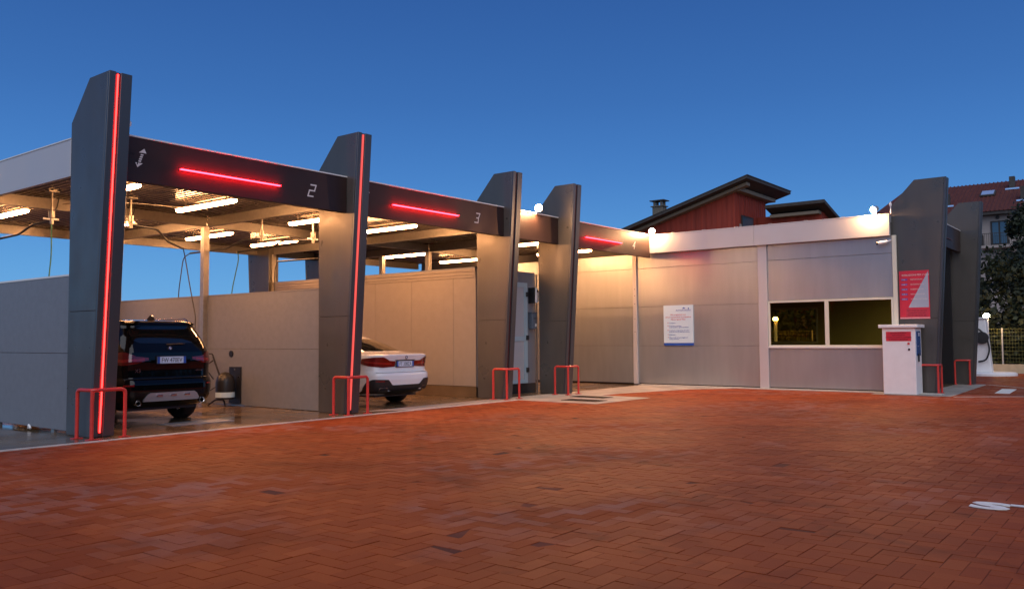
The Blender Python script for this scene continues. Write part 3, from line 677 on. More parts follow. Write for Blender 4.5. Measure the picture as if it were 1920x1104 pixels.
def flood(p, label, r=.075, d_=(-.6, -.6, -.4), gm='flood'):
    t = thing('floodlight', label, 'floodlight', p, 'warm floodlights along the roof edge')
    p = Vector(p); d_ = Vector(d_).normalized()
    MB().lathe(p-d_*.0, d_, [(0, -r*1.8), (r*.8, -r*1.6), (r*1.15, -r*.6), (r*1.25, 0)], 16).build('housing', 'skid', t, smooth=True)
    MB().lathe(p, d_, [(r*1.1, .0), (r*.95, r*.5), (r*.5, r*.85), (0, r)], 16).build('lens', gm, t, smooth=True)
    MB().tube([p-d_*r*1.5, p-d_*r*1.5+Vector((.05, .05, -.12))], .012, 6).build('bracket', 'galv', t)
flood((22.48, 12.18, 4.60), 'glaring warm floodlight on the roof corner between the dark and the pale roof bands')
flood((22.5, 5.86, 4.62), 'glaring warm floodlight on the pale roof band, left of the sign pylon', d_=(-.7, .5, -.5))
flood((16.75, 12.2, 4.62), 'glaring warm floodlight on the dark fascia between the third and fourth pylons', d_=(-.75, -.65, -.2))
t = thing('small_spotlight', 'tiny white spotlight on the roof edge behind the leftmost pylon', 'spotlight', (6.3, 12.35, 4.62))
MB().lathe((6.42, 12.38, 4.70), (.2, -1, -.1), [(0, -.05), (.04, -.04), (.055, .03), (0, .035)], 12).build('head', 'white', t, smooth=True)
MB().tube([(6.42, 12.42, 4.51), (6.42, 12.40, 4.68)], .01, 6).build('stem', 'white', t)

# ------------------------------------------------------------------ washing booms and hoses
def boom(p, arm, hose, label, hm='hose'):
    t = thing('wash_boom', label, 'boom', p, 'swivelling wash booms under the canopy'); p = Vector(p)
    b_ = MB(); b_.box(p.x-.09, p.x+.09, p.y-.09, p.y+.09, ZD-.03, ZD-.004).tube([p+Vector((0, 0, -.02)), (p.x, p.y, ZD-.02)], .02, 10)
    b_.build('bracket', 'galv', t)
    MB().lathe(p, (0, 0, -1), [(.0, -.1), (.055, -.1), (.055, .02), (.035, .04), (.035, .14), (.0, .15)], 14).build('swivel', 'galv', t, smooth=True)
    MB().tube([p+Vector((-.14, .02, -.05)), p+Vector((.12, -.02, -.05))], .02, 8).build('connector', 'white', t)
    MB().tube([p+Vector((.0, 0, .0)), p+Vector((.25, .35, .25)), p+Vector((.35, .5, ZD-p.z-.01))], .010, 6).build('feed_line', 'hose', t)
    MB().tube(arc([p+Vector((0, 0, -.08))]+[Vector(a) for a in arm], .12), .022, 10).build('arm', 'hose', t, smooth=True)
    MB().tube(arc([Vector(a) for a in hose], .15), .012, 8).build('hose', hm, t, smooth=True)
boom((7.05, 16.3, 3.72), [(7.05, 17.1, 3.64), (7.05, 17.7, 3.50), (7.05, 18.9, 3.48)], [(7.05, 16.3, 3.60), (7.06, 16.3, 3.0), (7.0, 16.35, 2.0), (7.0, 16.5, .6)], 'wash boom at the far left with a hose hanging to the grey wall', 'hose_g')
boom((8.35, 15.9, 3.74), [(8.6, 15.95, 3.66), (9.0, 16.1, 3.66), (9.6, 16.7, 3.50), (10.3, 17.3, 3.46)], [(10.3, 17.3, 3.46), (10.38, 17.36, 3.30), (10.42, 17.2, 2.6), (10.2, 16.6, 1.9), (9.9, 16.2, 1.2), (10.2, 15.9, .6)], 'wash boom over the black car with a dark hose arching down beside it')
boom((11.35, 15.9, 3.74), [(11.3, 16.5, 3.68), (11.25, 17.1, 3.52), (11.2, 18.5, 3.50)], [(11.2, 18.5, 3.50), (11.2, 18.8, 3.42), (11.15, 18.9, 2.6), (11.15, 18.9, 1.6)], 'wash boom next to the bare steel post with a hose behind the low wall')
boom((12.3, 15.3, 3.74), [(12.05, 15.6, 3.68), (11.95, 15.9, 3.68), (11.9, 16.4, 3.52), (11.7, 17.3, 3.5)], [(11.7, 17.3, 3.5), (11.72, 17.3, 3.3), (11.62, 17.4, 2.6), (11.6, 17.5, 1.2)], 'wash boom left of the second pylon with a green hose before the dark rear pylon', 'hose_g')
boom((19.9, 16.0, 3.74), [(19.7, 16.5, 3.68), (19.6, 16.9, 3.54), (19.3, 18.5, 3.52)], [(19.3, 18.5, 3.5), (19.3, 18.6, 3.3), (19.3, 18.6, 2.0)], 'wash boom in the last bay above the container roof')
boom((14.6, 16.4, 3.74), [(14.4, 16.9, 3.68), (14.3, 17.4, 3.54), (14.0, 18.9, 3.52)], [(14.0, 18.9, 3.5), (14.0, 19.0, 3.3), (14.0, 19.0, 2.0)], 'wash boom over the bonnet of the white car')
# conduit cables on the ceiling
t = thing('ceiling_conduit', 'thin conduit running to the front tube light over the black car', 'conduit', (8.0, 16, ZD))
MB().tube(arc([(7.6, 17.1, ZD-.1), (8.0, 16.6, ZD-.06), (8.6, 16.2, ZD-.05), (9.3, 15.6, ZD-.12)], .2), .009, 6).build('cable', 'galv', t)

# spray lance, foam canister and wall plate by the low wall
t = thing('spray_gun_holder', 'black pressure gun lance leaning on a dark canister at the low partition wall', 'pressure gun', (10.6, 16.3, 0))
MB().tube([(10.60, 16.55, 1.06), (10.60, 16.15, .42)], .02, 8).build('lance', 'black', t)
MB().tube(arc([(10.60, 16.53, 1.04), (10.60, 16.58, 1.12), (10.60, 16.84, 1.12), (10.60, 16.86, .98), (10.60, 16.74, .90), (10.60, 16.56, .97)], .05), .017, 8).build('handle', 'black', t)
MB().lathe((10.58, 16.05, .16), (0, 0, 1), [(0, 0), (.19, .0), (.20, .06), (.20, .36), (.17, .48), (.08, .56), (0, .58)], 20).build('canister', 'black', t, smooth=True)
MB().lathe((10.58, 16.05, .20), (0, 0, 1), [(.2015, 0), (.2015, .11)], 20).build('label_band', 'poster', t)
MB().tube(arc([(10.5, 16.55, .02), (10.55, 16.35, .14), (10.55, 16.05, .14), (10.5, 15.92, .02)], .06), .02, 8).build('stand', 'black', t)
MB().tube(arc([(10.58, 16.42, .40), (10.5, 16.7, .25), (10.55, 17.3, .1), (10.4, 17.2, .02)], .15), .010, 8).build('hose', 'hose', t)
t = thing('wall_plate', 'black bolted plate low on the partition wall behind the canister', 'wall plate', (10.83, 16.1, .5))
MB().box(10.81, 10.838, 15.84, 16.26, .06, .84).build('plate', 'black', t)
for dy, dz in ((.0, .30), (-.15, .14), (.15, .16), (0, -.02)): MB().cyl((10.81, 16.05+dy, .5+dz-.02), (-1, 0, 0), .018, .01, 10).build('bolt', 'chrome', t)
MB().cyl((10.838, 16.22, 1.12), (-1, 0, 0), .07, .02, 20).build('port_cover', 'black'); o = bpy.data.objects['port_cover']; tag(o, 'round black cover on the low partition wall above the bolted plate', 'wall cover')
t = thing('floor_bracket', 'small white fitting lying at the foot of the grey left partition wall', 'fitting', (5.9, 15.0, 0))
MB().tube(arc([(5.95, 14.4, .04), (5.93, 14.35, .10), (5.93, 14.28, .04)], .03), .018, 8).build('elbow', 'white', t)

# ------------------------------------------------------------------ cars
class CarShape:
    def __init__(s, tab, cr_):   # tab rows: z, W, Rear y, Front y
        s.t = np.array(tab, float); s.cr = cr_; s.t[:, 1] *= .93
    def row(s, z): return [np.interp(z, s.t[:, 0], s.t[:, i]) for i in (1, 2, 3)]
    def rear(s, q, z, off=0):
        """q: arc length from the centre round the rear corner on to the side (signed)"""
        Wd, Rr, Fr = s.row(z); sg = -1 if q < 0 else 1; a = abs(q)
        c = min(s.cr, Wd*.6); L0 = Wd-c; la = c*math.pi/2
        if a <= L0: x, y, nx, ny = a, Rr, 0, -1
        elif a <= L0+la: th = (a-L0)/c; x, y = L0+c*math.sin(th), Rr+c*(1-math.cos(th)); nx, ny = math.sin(th), -math.cos(th)
        else: x, y, nx, ny = Wd, Rr+c+(a-L0-la), 1, 0
        bow = .055*(min(a, L0+la)/(L0+la))**2
        return Vector((sg*(x+nx*off), y+bow*1.2+ny*off, z))
    def body(s, name, m, parent, loc, zs_, nq=26, nside=14):
        rings = []
        for z in zs_:
            Wd, Rr, Fr = s.row(z); c = min(s.cr, Wd*.6); L0 = Wd-c; la = c*math.pi/2; ymid = 2.2
            qs = list(np.linspace(0, L0, 8))+list(np.linspace(L0, L0+la, 9)[1:])
            half = [s.rear(q, z) for q in qs]; y_s = half[-1].y; fc = min(.45, Wd*.6)
            half += [Vector((Wd, y, z)) for y in np.linspace(y_s, Fr-fc-.05, nside)[1:]]
            for th in np.linspace(0, math.pi/2, 7)[1:]: half.append(Vector((Wd-fc*(1-math.cos(th)), Fr-fc-.05+fc*math.sin(th), z)))
            half.append(Vector((0, Fr, z)))
            rings.append(half+[Vector((-p.x, p.y, p.z)) for p in half[-2:0:-1]])
        n_ = len(rings[0]); b_ = MB(); v = [p+loc for r_ in rings for p in r_]; f_ = []
        for i in range(len(rings)-1):
            for k_ in range(n_): f_.append([i*n_+k_, i*n_+(k_+1) % n_, (i+1)*n_+(k_+1) % n_, (i+1)*n_+k_])
        f_.append(list(range(n_))[::-1]); f_.append([(len(rings)-1)*n_+k_ for k_ in range(n_)])
        b_.add(v, f_)
        return b_.build(name, m, parent, smooth=True)
    def patch(s, name, m, parent, loc, qs, lo, hi, off=.006, nz=8, th=.012):
        """a plate following the body between the curves lo(q) and hi(q)"""
        A = []; Bk = []
        for q in qs:
            for k_ in range(nz+1):
                z = lo(q)+(hi(q)-lo(q))*k_/nz
                A.append(s.rear(q, z, off)+loc); Bk.append(s.rear(q, z, off-th)+loc)
        nq = len(qs); n1 = nz+1; f_ = []; N = len(A)
        for i in range(nq-1):
            for k_ in range(nz): f_.append([i*n1+k_, (i+1)*n1+k_, (i+1)*n1+k_+1, i*n1+k_+1])
        rim = [i*n1 for i in range(nq)]+[(nq-1)*n1+k_ for k_ in range(1, n1)]+[i*n1+nz for i in range(nq-2, -1, -1)]+[k_ for k_ in range(nz-1, 0, -1)]
        for a_, b2 in zip(rim, rim[1:]+rim[:1]): f_.append([b2, a_, N+a_, N+b2])
        return MB().add(A+Bk, f_).build(name, m, parent, smooth=True)
def pl(pts): xs_, ys_ = zip(*pts); return lambda q: float(np.interp(abs(q) if min(xs_) >= 0 else q, xs_, ys_))
def wheel(c, sgn, r, wd, parent, name='wheel'):
    c = Vector(c); a = Vector((sgn, 0, 0)); h = wd/2
    w0 = MB().lathe(c, a, [(r*.62, -h*.9), (r*.80, -h), (r*.93, -h*.95), (r, -h*.7), (r*1.003, 0), (r, h*.7), (r*.93, h*.95), (r*.80, h), (r*.62, h*.9)], 40)
    w_ = w0.build(name, 'rubber', parent, smooth=True)
    MB().lathe(c, a, [(r*.62, -h*.9), (r*.58, -h*.5), (r*.58, h*.5), (r*.63, h*.88)], 32).build('rim', 'chrome', w_, smooth=True)
    sp = MB()
    for k_ in range(10):
        an = 2*math.pi*k_/10; u_ = Vector((0, math.cos(an), math.sin(an))); t_ = Vector((0, -math.sin(an), math.cos(an)))
        p0 = c+a*h*.55; p1 = p0+u_*r*.6
        sp.add([p0-t_*.03, p0+t_*.03, p1+t_*.02, p1-t_*.02, p0-t_*.03-a*.04, p0+t_*.03-a*.04, p1+t_*.02-a*.04, p1-t_*.02-a*.04], [[0, 1, 2, 3], [4, 7, 6, 5], [0, 3, 7, 4], [1, 5, 6, 2]])
    sp.build('spokes', 'skid', w_); MB().cyl(c-a*h*.6, a, r*.45, .03, 24).build('brake_disc', 'galv', w_)
def plate(cs, parent, loc, z, txt, wd=.52, h=.112):
    p = cs.rear(0, z, .022)+loc; y = p.y
    o = MB().box(p.x-wd/2-.012, p.x+wd/2+.012, y-.002, y+.03, z-h/2-.012, z+h/2+.012).build('number_plate', 'black', parent)
    MB().box(p.x-wd/2, p.x+wd/2, y-.006, y-.0022, z-h/2, z+h/2).build('plate_face', 'plate', o)
    MB().box(p.x-wd/2, p.x-wd/2+.045, y-.0075, y-.0062, z-h/2, z+h/2).build('blue_band', 'plate_blue', o)
    MB().box(p.x+wd/2-.045, p.x+wd/2, y-.0075, y-.0062, z-h/2, z+h/2).build('blue_band', 'plate_blue', o)
    text(txt, .108, 'ink', (p.x, y-.008, z-.038), (1, 0, 0), (0, 0, 1), o, 'plate_number', .0006, 'CENTER', sx=.80)
def roundel(p, r, parent):
    p = Vector(p)
    o = MB().cyl(p, (0, -1, 0), r, .006, 24).build('emblem', 'chrome', parent)
    MB().cyl(p+Vector((0, -.0062, 0)), (0, -1, 0), r*.9, .001, 24).build('ring', 'ink', o)
    MB().cyl(p+Vector((0, -.0074, 0)), (0, -1, 0), r*.58, .001, 24).build('white_field', 'white', o)
    q_ = MB()
    for a0 in (0, math.pi):
        pts = [p+Vector((0, -.0092, 0))]+[p+Vector((r*.58*math.cos(a0+k_*math.pi/12), -.0092, r*.58*math.sin(a0+k_*math.pi/12))) for k_ in range(7)]
        q_.add(pts, [list(range(8))])
    q_.build('blue_field', 'plate_blue', o)
def smooth_rows(tab, n_):
    t = np.array(tab, float); return list(np.unique(np.round(np.concatenate([t[:, 0], np.linspace(t[0, 0], t[-1, 0], n_)]), 4)))

# --- black suv
SX, SY = 7.84, 13.42
suv = thing('parked_suv', 'black sport utility car seen from behind in the left bay, half behind the largest pylon', 'car', (SX, SY, 0))
loc = Vector((SX, SY, 0))
tab = [(.26, .78, .34, 4.45), (.30, .86, .20, 4.6), (.40, .915, .05, 4.7), (.48, .935, .015, 4.72), (.58, .945, .0, 4.72), (.70, .95, .005, 4.72), (.75, .95, .03, 4.72), (.80, .95, .075, 4.7), (.92, .955, .085, 4.66), (1.0, .955, .075, 4.6),
       (1.05, .95, .07, 4.5), (1.20, .935, .09, 4.2), (1.26, .92, .12, 3.7), (1.32, .90, .155, 3.5), (1.45, .855, .235, 3.15), (1.58, .80, .33, 2.9), (1.625, .775, .335, 2.8), (1.64, .765, .27, 2.75), (1.665, .745, .28, 2.6), (1.69, .71, .36, 2.4), (1.71, .64, .6, 2.2), (1.725, .45, 1.0, 1.9)]
tab = [(z if z < 1 else 1+(z-1)*1.085, *q) for z, *q in tab]
cs = CarShape(tab, .30)
body = cs.body('body', 'carblack', suv, loc, smooth_rows(tab, 46))
cs.patch('rear_window', 'glass_dark', suv, loc, np.linspace(-.61, .61, 24), pl([(0, 1.365), (.52, 1.37), (.61, 1.43)]), pl([(0, 1.655), (.47, 1.65), (.61, 1.60)]), .004)
for sg in (-1, 1):
    qs = np.linspace(.40, 1.04, 20)*sg
    tl = cs.patch('tail_lamp', 'lamp_red', suv, loc, qs if sg > 0 else qs[::-1], pl([(.42, 1.085), (.6, 1.03), (.8, 1.0), (1.12, 1.06)]), pl([(.42, 1.13), (.6, 1.15), (.75, 1.22), (1.12, 1.235)]), .012, th=.03)
    cs.patch('light_bar', 'lamp_red_b', tl, loc, qs[2:-2] if sg > 0 else qs[::-1][2:-2], pl([(.42, 1.095), (.6, 1.07), (.8, 1.05), (1.12, 1.08)]), pl([(.42, 1.12), (.6, 1.11), (.8, 1.10), (1.12, 1.12)]), .016, nz=2, th=.006)
    cs.patch('side_window', 'glass_dark', suv, loc, (np.linspace(1.18, 3.0, 14)*sg)[::sg], lambda q: 1.27, pl([(1.18, 1.45), (1.5, 1.58), (3.0, 1.58)]), .004)
    p = cs.rear(.58*sg, .40, .0)+loc
    MB().lathe((p.x, p.y+.08, .38), (0, -1, 0), [(.032, 0), (.042, .0), (.05, .10), (.044, .108), (.036, .1), (.034, .02)], 20).build('exhaust_pipe', 'chrome', suv, smooth=True)
    cs.patch('reflector', 'lamp_red_b', suv, loc, (np.linspace(.66, .82, 6)*sg)[::sg], lambda q: .66, lambda q: .685, .006, nz=2)
    MB().tube(arc([(SX+.64*sg, SY+.62, 1.745), (SX+.64*sg, SY+.72, 1.80), (SX+.64*sg, SY+2.2, 1.81), (SX+.64*sg, SY+2.4, 1.74)], .08), .014, 8).build('roof_rail', 'chrome', suv, smooth=True)
    MB().lathe((SX+.95*sg, SY+3.0, 1.16), (0, 1, 0), [(0, -.09), (.07, -.08), (.10, 0), (.09, .1), (0, .16)], 14).build('mirror', 'carblack', suv, smooth=True)
cs.patch('tailgate_seam', 'black', suv, loc, np.linspace(-.80, .80, 30), lambda q: .775, lambda q: .785, .002, nz=1)
cs.patch('number_recess', 'carblack', suv, loc, np.linspace(-.36, .36, 12), lambda q: 1.0, lambda q: 1.17, .004, nz=3)
sk = cs.patch('skid_plate', 'skid', suv, loc, np.linspace(-.50, .50, 20), pl([(0, .40), (.5, .40)]), pl([(0, .545), (.42, .545), (.5, .44)]), .03, nz=4, th=.04)
for x in (-.25, 0, .25): MB().box(SX+x-.055, SX+x+.055, SY-.040, SY-.008, .475, .51).build('fin', 'chrome', sk, bevel=.008)
plate(cs, suv, loc, 1.085, 'FW 470EV')
p = cs.rear(0, 1.285, .008)+loc; roundel(p, .042, suv)
for x, s in ((-.58, 'X3'), (.52, 'xDrive')):
    p = cs.rear(x, .90, .012)+loc; text(s, .085 if x < 0 else .045, 'chrome', (p.x-.05, p.y-.004, .885), (1, -.02 if x < 0 else .05, 0), (0, 0, 1), suv, 'badge', .002)
MB().prism([(SY+.62, 1.755), (SY+.70, 1.85), (SY+.76, 1.86), (SY+.92, 1.76)], 'x', SX-.022, SX+.022).build('roof_antenna', 'carblack', suv, bevel=.01)
MB().tube([cs.rear(-.05, 1.345, .02)+loc, cs.rear(.30, 1.36, .02)+loc], .008, 6).build('rear_wiper', 'black', suv)
for yy in (1.0, 3.85):
    for sg in (-1, 1): wheel((SX+.745*sg, SY+yy, .375), sg, .375, .25, suv)
MB().box(SX-.62, SX+.62, SY+.3, SY+4.3, .24, .30).build('underbody', 'black', suv)

# --- white saloon
WX, WY = 12.88, 12.88
sed = thing('parked_saloon', 'white saloon car seen from behind in the second bay', 'car', (WX, WY, 0)); loc = Vector((WX, WY, 0))
tab = [(.22, .78, .36, 4.5), (.26, .86, .22, 4.7), (.34, .91, .07, 4.88), (.44, .93, .02, 4.92), (.56, .935, 0, 4.93), (.66, .935, .0, 4.93), (.705, .93, .015, 4.92), (.76, .925, .075, 4.9), (.86, .92, .085, 4.85), (.95, .915, .06, 4.8), (1.03, .905, .03, 4.7),
       (1.075, .885, .015, 4.55), (1.095, .86, .03, 4.5), (1.105, .83, .10, 4.4), (1.115, .80, .25, 4.2), (1.13, .77, .5, 3.9), (1.15, .745, .66, 3.75), (1.2, .72, .80, 3.55), (1.3, .68, 1.12, 3.2), (1.4, .63, 1.48, 2.9), (1.45, .58, 1.72, 2.7), (1.48, .50, 1.95, 2.5), (1.495, .35, 2.1, 2.35)]
tab = [(z if z < 1.15 else 1.15+(z-1.15)*1.10, *q) for z, *q in tab]
cs2 = CarShape(tab, .32)
cs2.body('body', 'carwhite', sed, loc, smooth_rows(tab, 44))
cs2.patch('rear_window', 'glass_dark', sed, loc, np.linspace(-.52, .52, 14), lambda q: 1.16, lambda q: 1.44, .004, nz=12)
for sg in (-1, 1):
    qs = np.linspace(.28, 1.08, 24)*sg
    tl = cs2.patch('tail_lamp', 'lamp_red', sed, loc, qs[::sg], pl([(.29, .84), (.6, .825), (.85, .85), (1.16, .93)]), pl([(.29, .955), (.45, .965), (.62, 1.045), (.8, 1.04), (1.16, 1.0)]), .012, th=.03)
    cs2.patch('light_bar', 'lamp_red_b', tl, loc, qs[::sg][3:-3], pl([(.29, .89), (.6, .89), (1.16, .95)]), pl([(.29, .91), (.6, .925), (1.16, .975)]), .016, nz=2, th=.006)
    cs2.patch('side_window', 'glass_dark', sed, loc, (np.linspace(.9, 2.9, 14)*sg)[::sg], lambda q: 1.17, lambda q: 1.42, .004)
    ex = cs2.patch('exhaust_tip', 'chrome', sed, loc, (np.linspace(.50, .70, 8)*sg)[::sg], lambda q: .325, lambda q: .405, .012, nz=2)
    cs2.patch('exhaust_opening', 'black', ex, loc, (np.linspace(.515, .685, 8)*sg)[::sg], lambda q: .337, lambda q: .393, .016, nz=2, th=.004)
    MB().lathe((WX+.94*sg, WY+3.0, 1.08), (0, 1, 0), [(0, -.09), (.06, -.08), (.09, 0), (.08, .1), (0, .15)], 14).build('mirror', 'black', sed, smooth=True)
    cs2.patch('reflector', 'lamp_red_b', sed, loc, (np.linspace(.62, .80, 6)*sg)[::sg], lambda q: .535, lambda q: .55, .014, nz=1)
cs2.patch('lower_bumper', 'black', sed, loc, np.linspace(-1.05, 1.05, 60), lambda q: .225, pl([(0, .455), (.40, .455), (.52, .575), (.86, .585), (1.0, .52), (1.05, .40)]), .008, nz=6)
cs2.patch('boot_seam', 'black', sed, loc, np.linspace(-.78, .78, 30), lambda q: .715, lambda q: .722, .002, nz=1)
cs2.patch('lamp_bridge', 'black', sed, loc, np.linspace(-.30, .30, 10), lambda q: .965, lambda q: .98, .006, nz=1)
cs2.patch('bumper_bar', 'black', sed, loc, np.linspace(-.42, .42, 10), lambda q: .33, lambda q: .34, .03, nz=1, th=.03)  # thin black bar across the lower bumper
plate(cs2, sed, loc, .895, 'FT 338ZA', .50)
roundel(cs2.rear(0, 1.03, .010)+loc, .038, sed)
for yy in (1.12, 4.09):
    for sg in (-1, 1): wheel((WX+.74*sg, WY+yy, .345), sg, .345, .26, sed)
MB().box(WX-.62, WX+.62, WY+.35, WY+4.5, .20, .26).build('underbody', 'black', sed)
t = thing('floor_mat', 'thin wet metal plate lying on the floor behind the black car', 'plate', (8.3, 13.2, 0))
MB().box(7.6, 8.75, 13.0, 13.5, .009, .016).build('sheet', 'skid', t)

# ------------------------------------------------------------------ fence, low wall, charger, lamp posts
fn = thing('boundary_fence', 'wire panel fence on a low pale wall behind the wash building', 'fence', (37, 6, 0))
for y0 in np.arange(-3.5, 24, 5.0): MB().box(37.0, 37.2, y0, y0+4.99, -.03, .34).build('wall_block', 'lowwall', fn)
ps = 5.12+np.arange(-4, 8)*2.4
for a in ps:
    MB().box(37.03, 37.08, a-.025, a+.025, .34, 1.72).build('post', 'wirepost', fn)
    w_ = MB()
    for z in np.arange(.42, 1.70, .14): w_.box(37.06, 37.068, a+.04, a+2.36, z, z+.010)
    for y in np.arange(a+.06, a+2.36, .10): w_.box(37.068, 37.074, y, y+.006, .40, 1.70)
    w_.build('wire_panel', 'wire', fn)
t = thing('charging_post', 'tapered white charging post with a looped black cable on a white base', 'charger', (34.6, 5.45, 0))
MB().prism([(5.10, .12), (5.68, .12), (5.58, 2.02), (5.26, 2.02)], 'x', 34.3, 34.75).build('body', 'white', t, bevel=.02)
MB().box(34.25, 34.8, 5.22, 5.62, 2.022, 2.08).build('cap', 'white', t, bevel=.01)
MB().lathe((34.7, 5.2, -.02), (0, 0, 1), [(0, 0), (.85, 0), (.85, .10), (.78, .14), (0, .14)], 32).build('base', 'white', t)
MB().tube(arc([(34.27, 5.55, 1.5), (34.2, 5.50, 1.7), (34.2, 5.22, 1.45), (34.2, 5.12, .9), (34.2, 5.25, .55), (34.25, 5.5, .5)], .2), .03, 8).build('cable', 'rubber', t, smooth=True)
MB().lathe((34.28, 5.36, 1.35), (-1, 0, 0), [(.0, 0), (.20, 0), (.22, .05), (.20, .12), (.1, .13), (0, .13)], 20).build('cable_reel', 'rubber', t, smooth=True)
MB().box(34.2, 34.3, 5.5, 5.62, 1.5, 1.72).build('plug', 'rubber', t, bevel=.02)
def lamp_post(x, y, h, label):
    t = thing('bollard_lamp', label, 'lamp', (x, y, 0), 'lamps along the fence')
    MB().tube([(x, y, 0), (x, y, h)], .07, 12).build('pole', 'white', t)
    MB().lathe((x, y-.0, h), (0, 0, 1), [(0, 0), (.09, .01), (.11, .07), (.07, .13), (0, .14)], 16).build('lamp_head', 'flood2', t, smooth=True)
lamp_post(36.0, 13.55, 2.15, 'bright lamp seen through the left pane of the wide window')
lamp_post(36.2, 5.50, 2.12, 'bright lamp beside the top of the charging post')

# ------------------------------------------------------------------ red house behind
hs = thing('red_house', 'red boarded house with stepped single pitch roofs behind the wash building', 'house', (46, 20, 0))
# main block: left wall x=42 (y 17.85..25), front wall y=17.85; roof falls towards +y
b_ = MB().prism([(17.85, 0), (26, 0), (26, 7.1), (17.85, 9.1)], 'x', 42.0, 46.3); b_.build('wall', 'redwall', hs)
sl = (9.67-7.47)/(16.76-24.31)
def rf(x0, x1, ya, za, yb, zb, th, name='roof', m='eave'):
    return MB().prism([(ya, za), (yb, zb), (yb, zb-th), (ya, za-th)], 'x', x0, x1).build(name, m, hs)
r0 = rf(41.0, 47.3, 16.76, 9.67, 27.0, 9.67+sl*(27-16.76), .16)
rf(41.0-.03, 47.33, 16.72, 9.70, 27.0, 9.70+sl*(27-16.72), .03, 'roof_cover', 'eave')
MB().prism([(17.0, 9.42), (26.4, 9.42+sl*9.4), (26.4, 9.26+sl*9.4), (17.0, 9.26)], 'x', 41.55, 41.99).build('purlin', 'eave_l', hs)
MB().box(41.8, 46.8, 17.45, 17.845, 9.05, 9.24).build('purlin', 'eave_l', hs)
# boarding
bd = MB()
for y in np.arange(17.95, 25.6, .30): bd.box(41.975, 41.999, y, y+.03, 5.0, 9.0+sl*(y-17.85)*.98)
for x in np.arange(42.2, 46.2, .30): bd.box(x, x+.03, 17.825, 17.849, 5.0, 9.0)
bd.build('board_battens', 'redwall', hs)
w_ = MB().box(42.75, 44.35, 17.79, 17.83, 7.0, 7.92).build('window', 'shutter', hs); MB().box(42.87, 44.23, 17.775, 17.789, 7.1, 7.82).build('pane', 'pane', w_)
MB().box(42.5, 42.74, 17.80, 17.84, 7.0, 7.42).build('trim_board', 'plaster', hs)
w_ = MB().box(45.3, 46.0, 17.79, 17.83, 7.1, 7.75).build('window', 'shutter', hs)
ch = MB().box(42.25, 42.75, 22.2, 22.85, 7.6, 8.78).build('chimney', 'stone', hs, bevel=.02)
MB().box(42.18, 42.82, 22.13, 22.92, 8.781, 8.83).build('collar', 'stone', ch)
for x in (42.28, 42.62):
    for y in (22.25, 22.68): MB().box(x, x+.10, y, y+.12, 8.831, 9.10).build('cowl_leg', 'stone', ch)
MB().box(42.15, 42.85, 22.08, 22.97, 9.101, 9.15).build('cowl', 'eave', ch)
# second lower block to the right
MB().prism([(14.3, 0), (17.8, 0), (17.8, 8.0), (14.3, 8.0)], 'x', 44.9, 50).build('wall', 'redwall', hs)
r1 = MB().prism([(44.0, 8.50), (49.0, 7.2), (49.0, 7.03), (44.0, 8.33)], 'y', 13.85, 17.0).build('roof', 'eave', hs)
MB().box(44.4, 44.88, 14.3, 16.9, 7.86, 8.02).build('purlin', 'eave_l', hs)

# ------------------------------------------------------------------ apartment block far right
ap = thing('apartment_block', 'pale apartment block with a tiled roof, skylight and balcony behind the trees', 'building', (80, 5, 0))
MB().box(75.6, 88, -14, 19.5, 0, 10.9).build('wall', 'plaster', ap)
MB().prism([(-14.6, 10.9), (20.2, 10.9), (20.2, 11.12), (-14.6, 11.12)], 'x', 74.7, 89).build('eaves', 'eave', ap)
rb = MB().add([(74.6, -14.6, 11.14), (74.6, 20.2, 11.14), (81, 18.5, 14.35), (81, -12, 14.35), (88.9, -14.6, 11.14), (88.9, 20.2, 11.14)], [[0, 3, 2, 1], [1, 2, 5], [4, 5, 2, 3], [0, 4, 3]]).build('roof', 'tile', ap)
rl = MB()
vv = Vector((6.4, 0, 3.21))
for y in np.arange(-12.0, 18.4, .30):
    p0 = Vector((74.62, y, 11.16)); p1 = p0+vv; rl.tube([p0, p1], .06, 5)
rl = rl.build('tile_rows', 'tile', rb); rl['kind'] = 'stuff'
def on_roof(y, z): tt = (z-11.14)/3.21; return Vector((74.6+6.4*tt, y, z))
p = on_roof(12.3, 12.9); sk_ = MB().prism([(p.x-.35, p.z-.12), (p.x+.55, p.z+.34), (p.x+.50, p.z+.44), (p.x-.40, p.z-.02)], 'y', 10.9, 12.0).build('skylight', 'eave', ap)
MB().prism([(p.x-.33, p.z+.02), (p.x+.48, p.z+.44), (p.x+.46, p.z+.47), (p.x-.36, p.z+.05)], 'y', 11.0, 11.9).build('pane', 'sky_glass', sk_)
for y, z, hh in ((9.85, 13.55, .9), (8.75, 12.15, 1.0), (14.2, 12.2, .9)):
    p = on_roof(y, z); c_ = MB().box(p.x-.2, p.x+.25, y-.2, y+.2, z-.3, z+hh).build('chimney', 'eave', ap)
    MB().box(p.x-.55, p.x-.25, y-.55, y+.45, z-.22, z-.10).build('flashing', 'sky_glass', c_)
for (y0, y1, z0_, z1_) in ((9.75, 10.95, 8.55, 10.45), (9.75, 10.9, 5.4, 7.3), (4.5, 5.7, 8.55, 10.45), (4.5, 5.7, 5.4, 7.3), (-1, .3, 8.55, 10.4)):
    w_ = MB().box(75.5, 75.62, y0, y1, z0_, z1_).build('window', 'shutter', ap, bevel=.01); ym = (y0+y1)/2
    for a, b2 in ((y0+.12, ym-.06), (ym+.06, y1-.12)): MB().box(75.46, 75.499, a, b2, z0_+.12, z1_-.12).build('pane', 'pane', w_)
MB().box(74.3, 75.59, 9.2, 11.5, 8.25, 8.45).build('balcony_slab', 'plaster', ap)
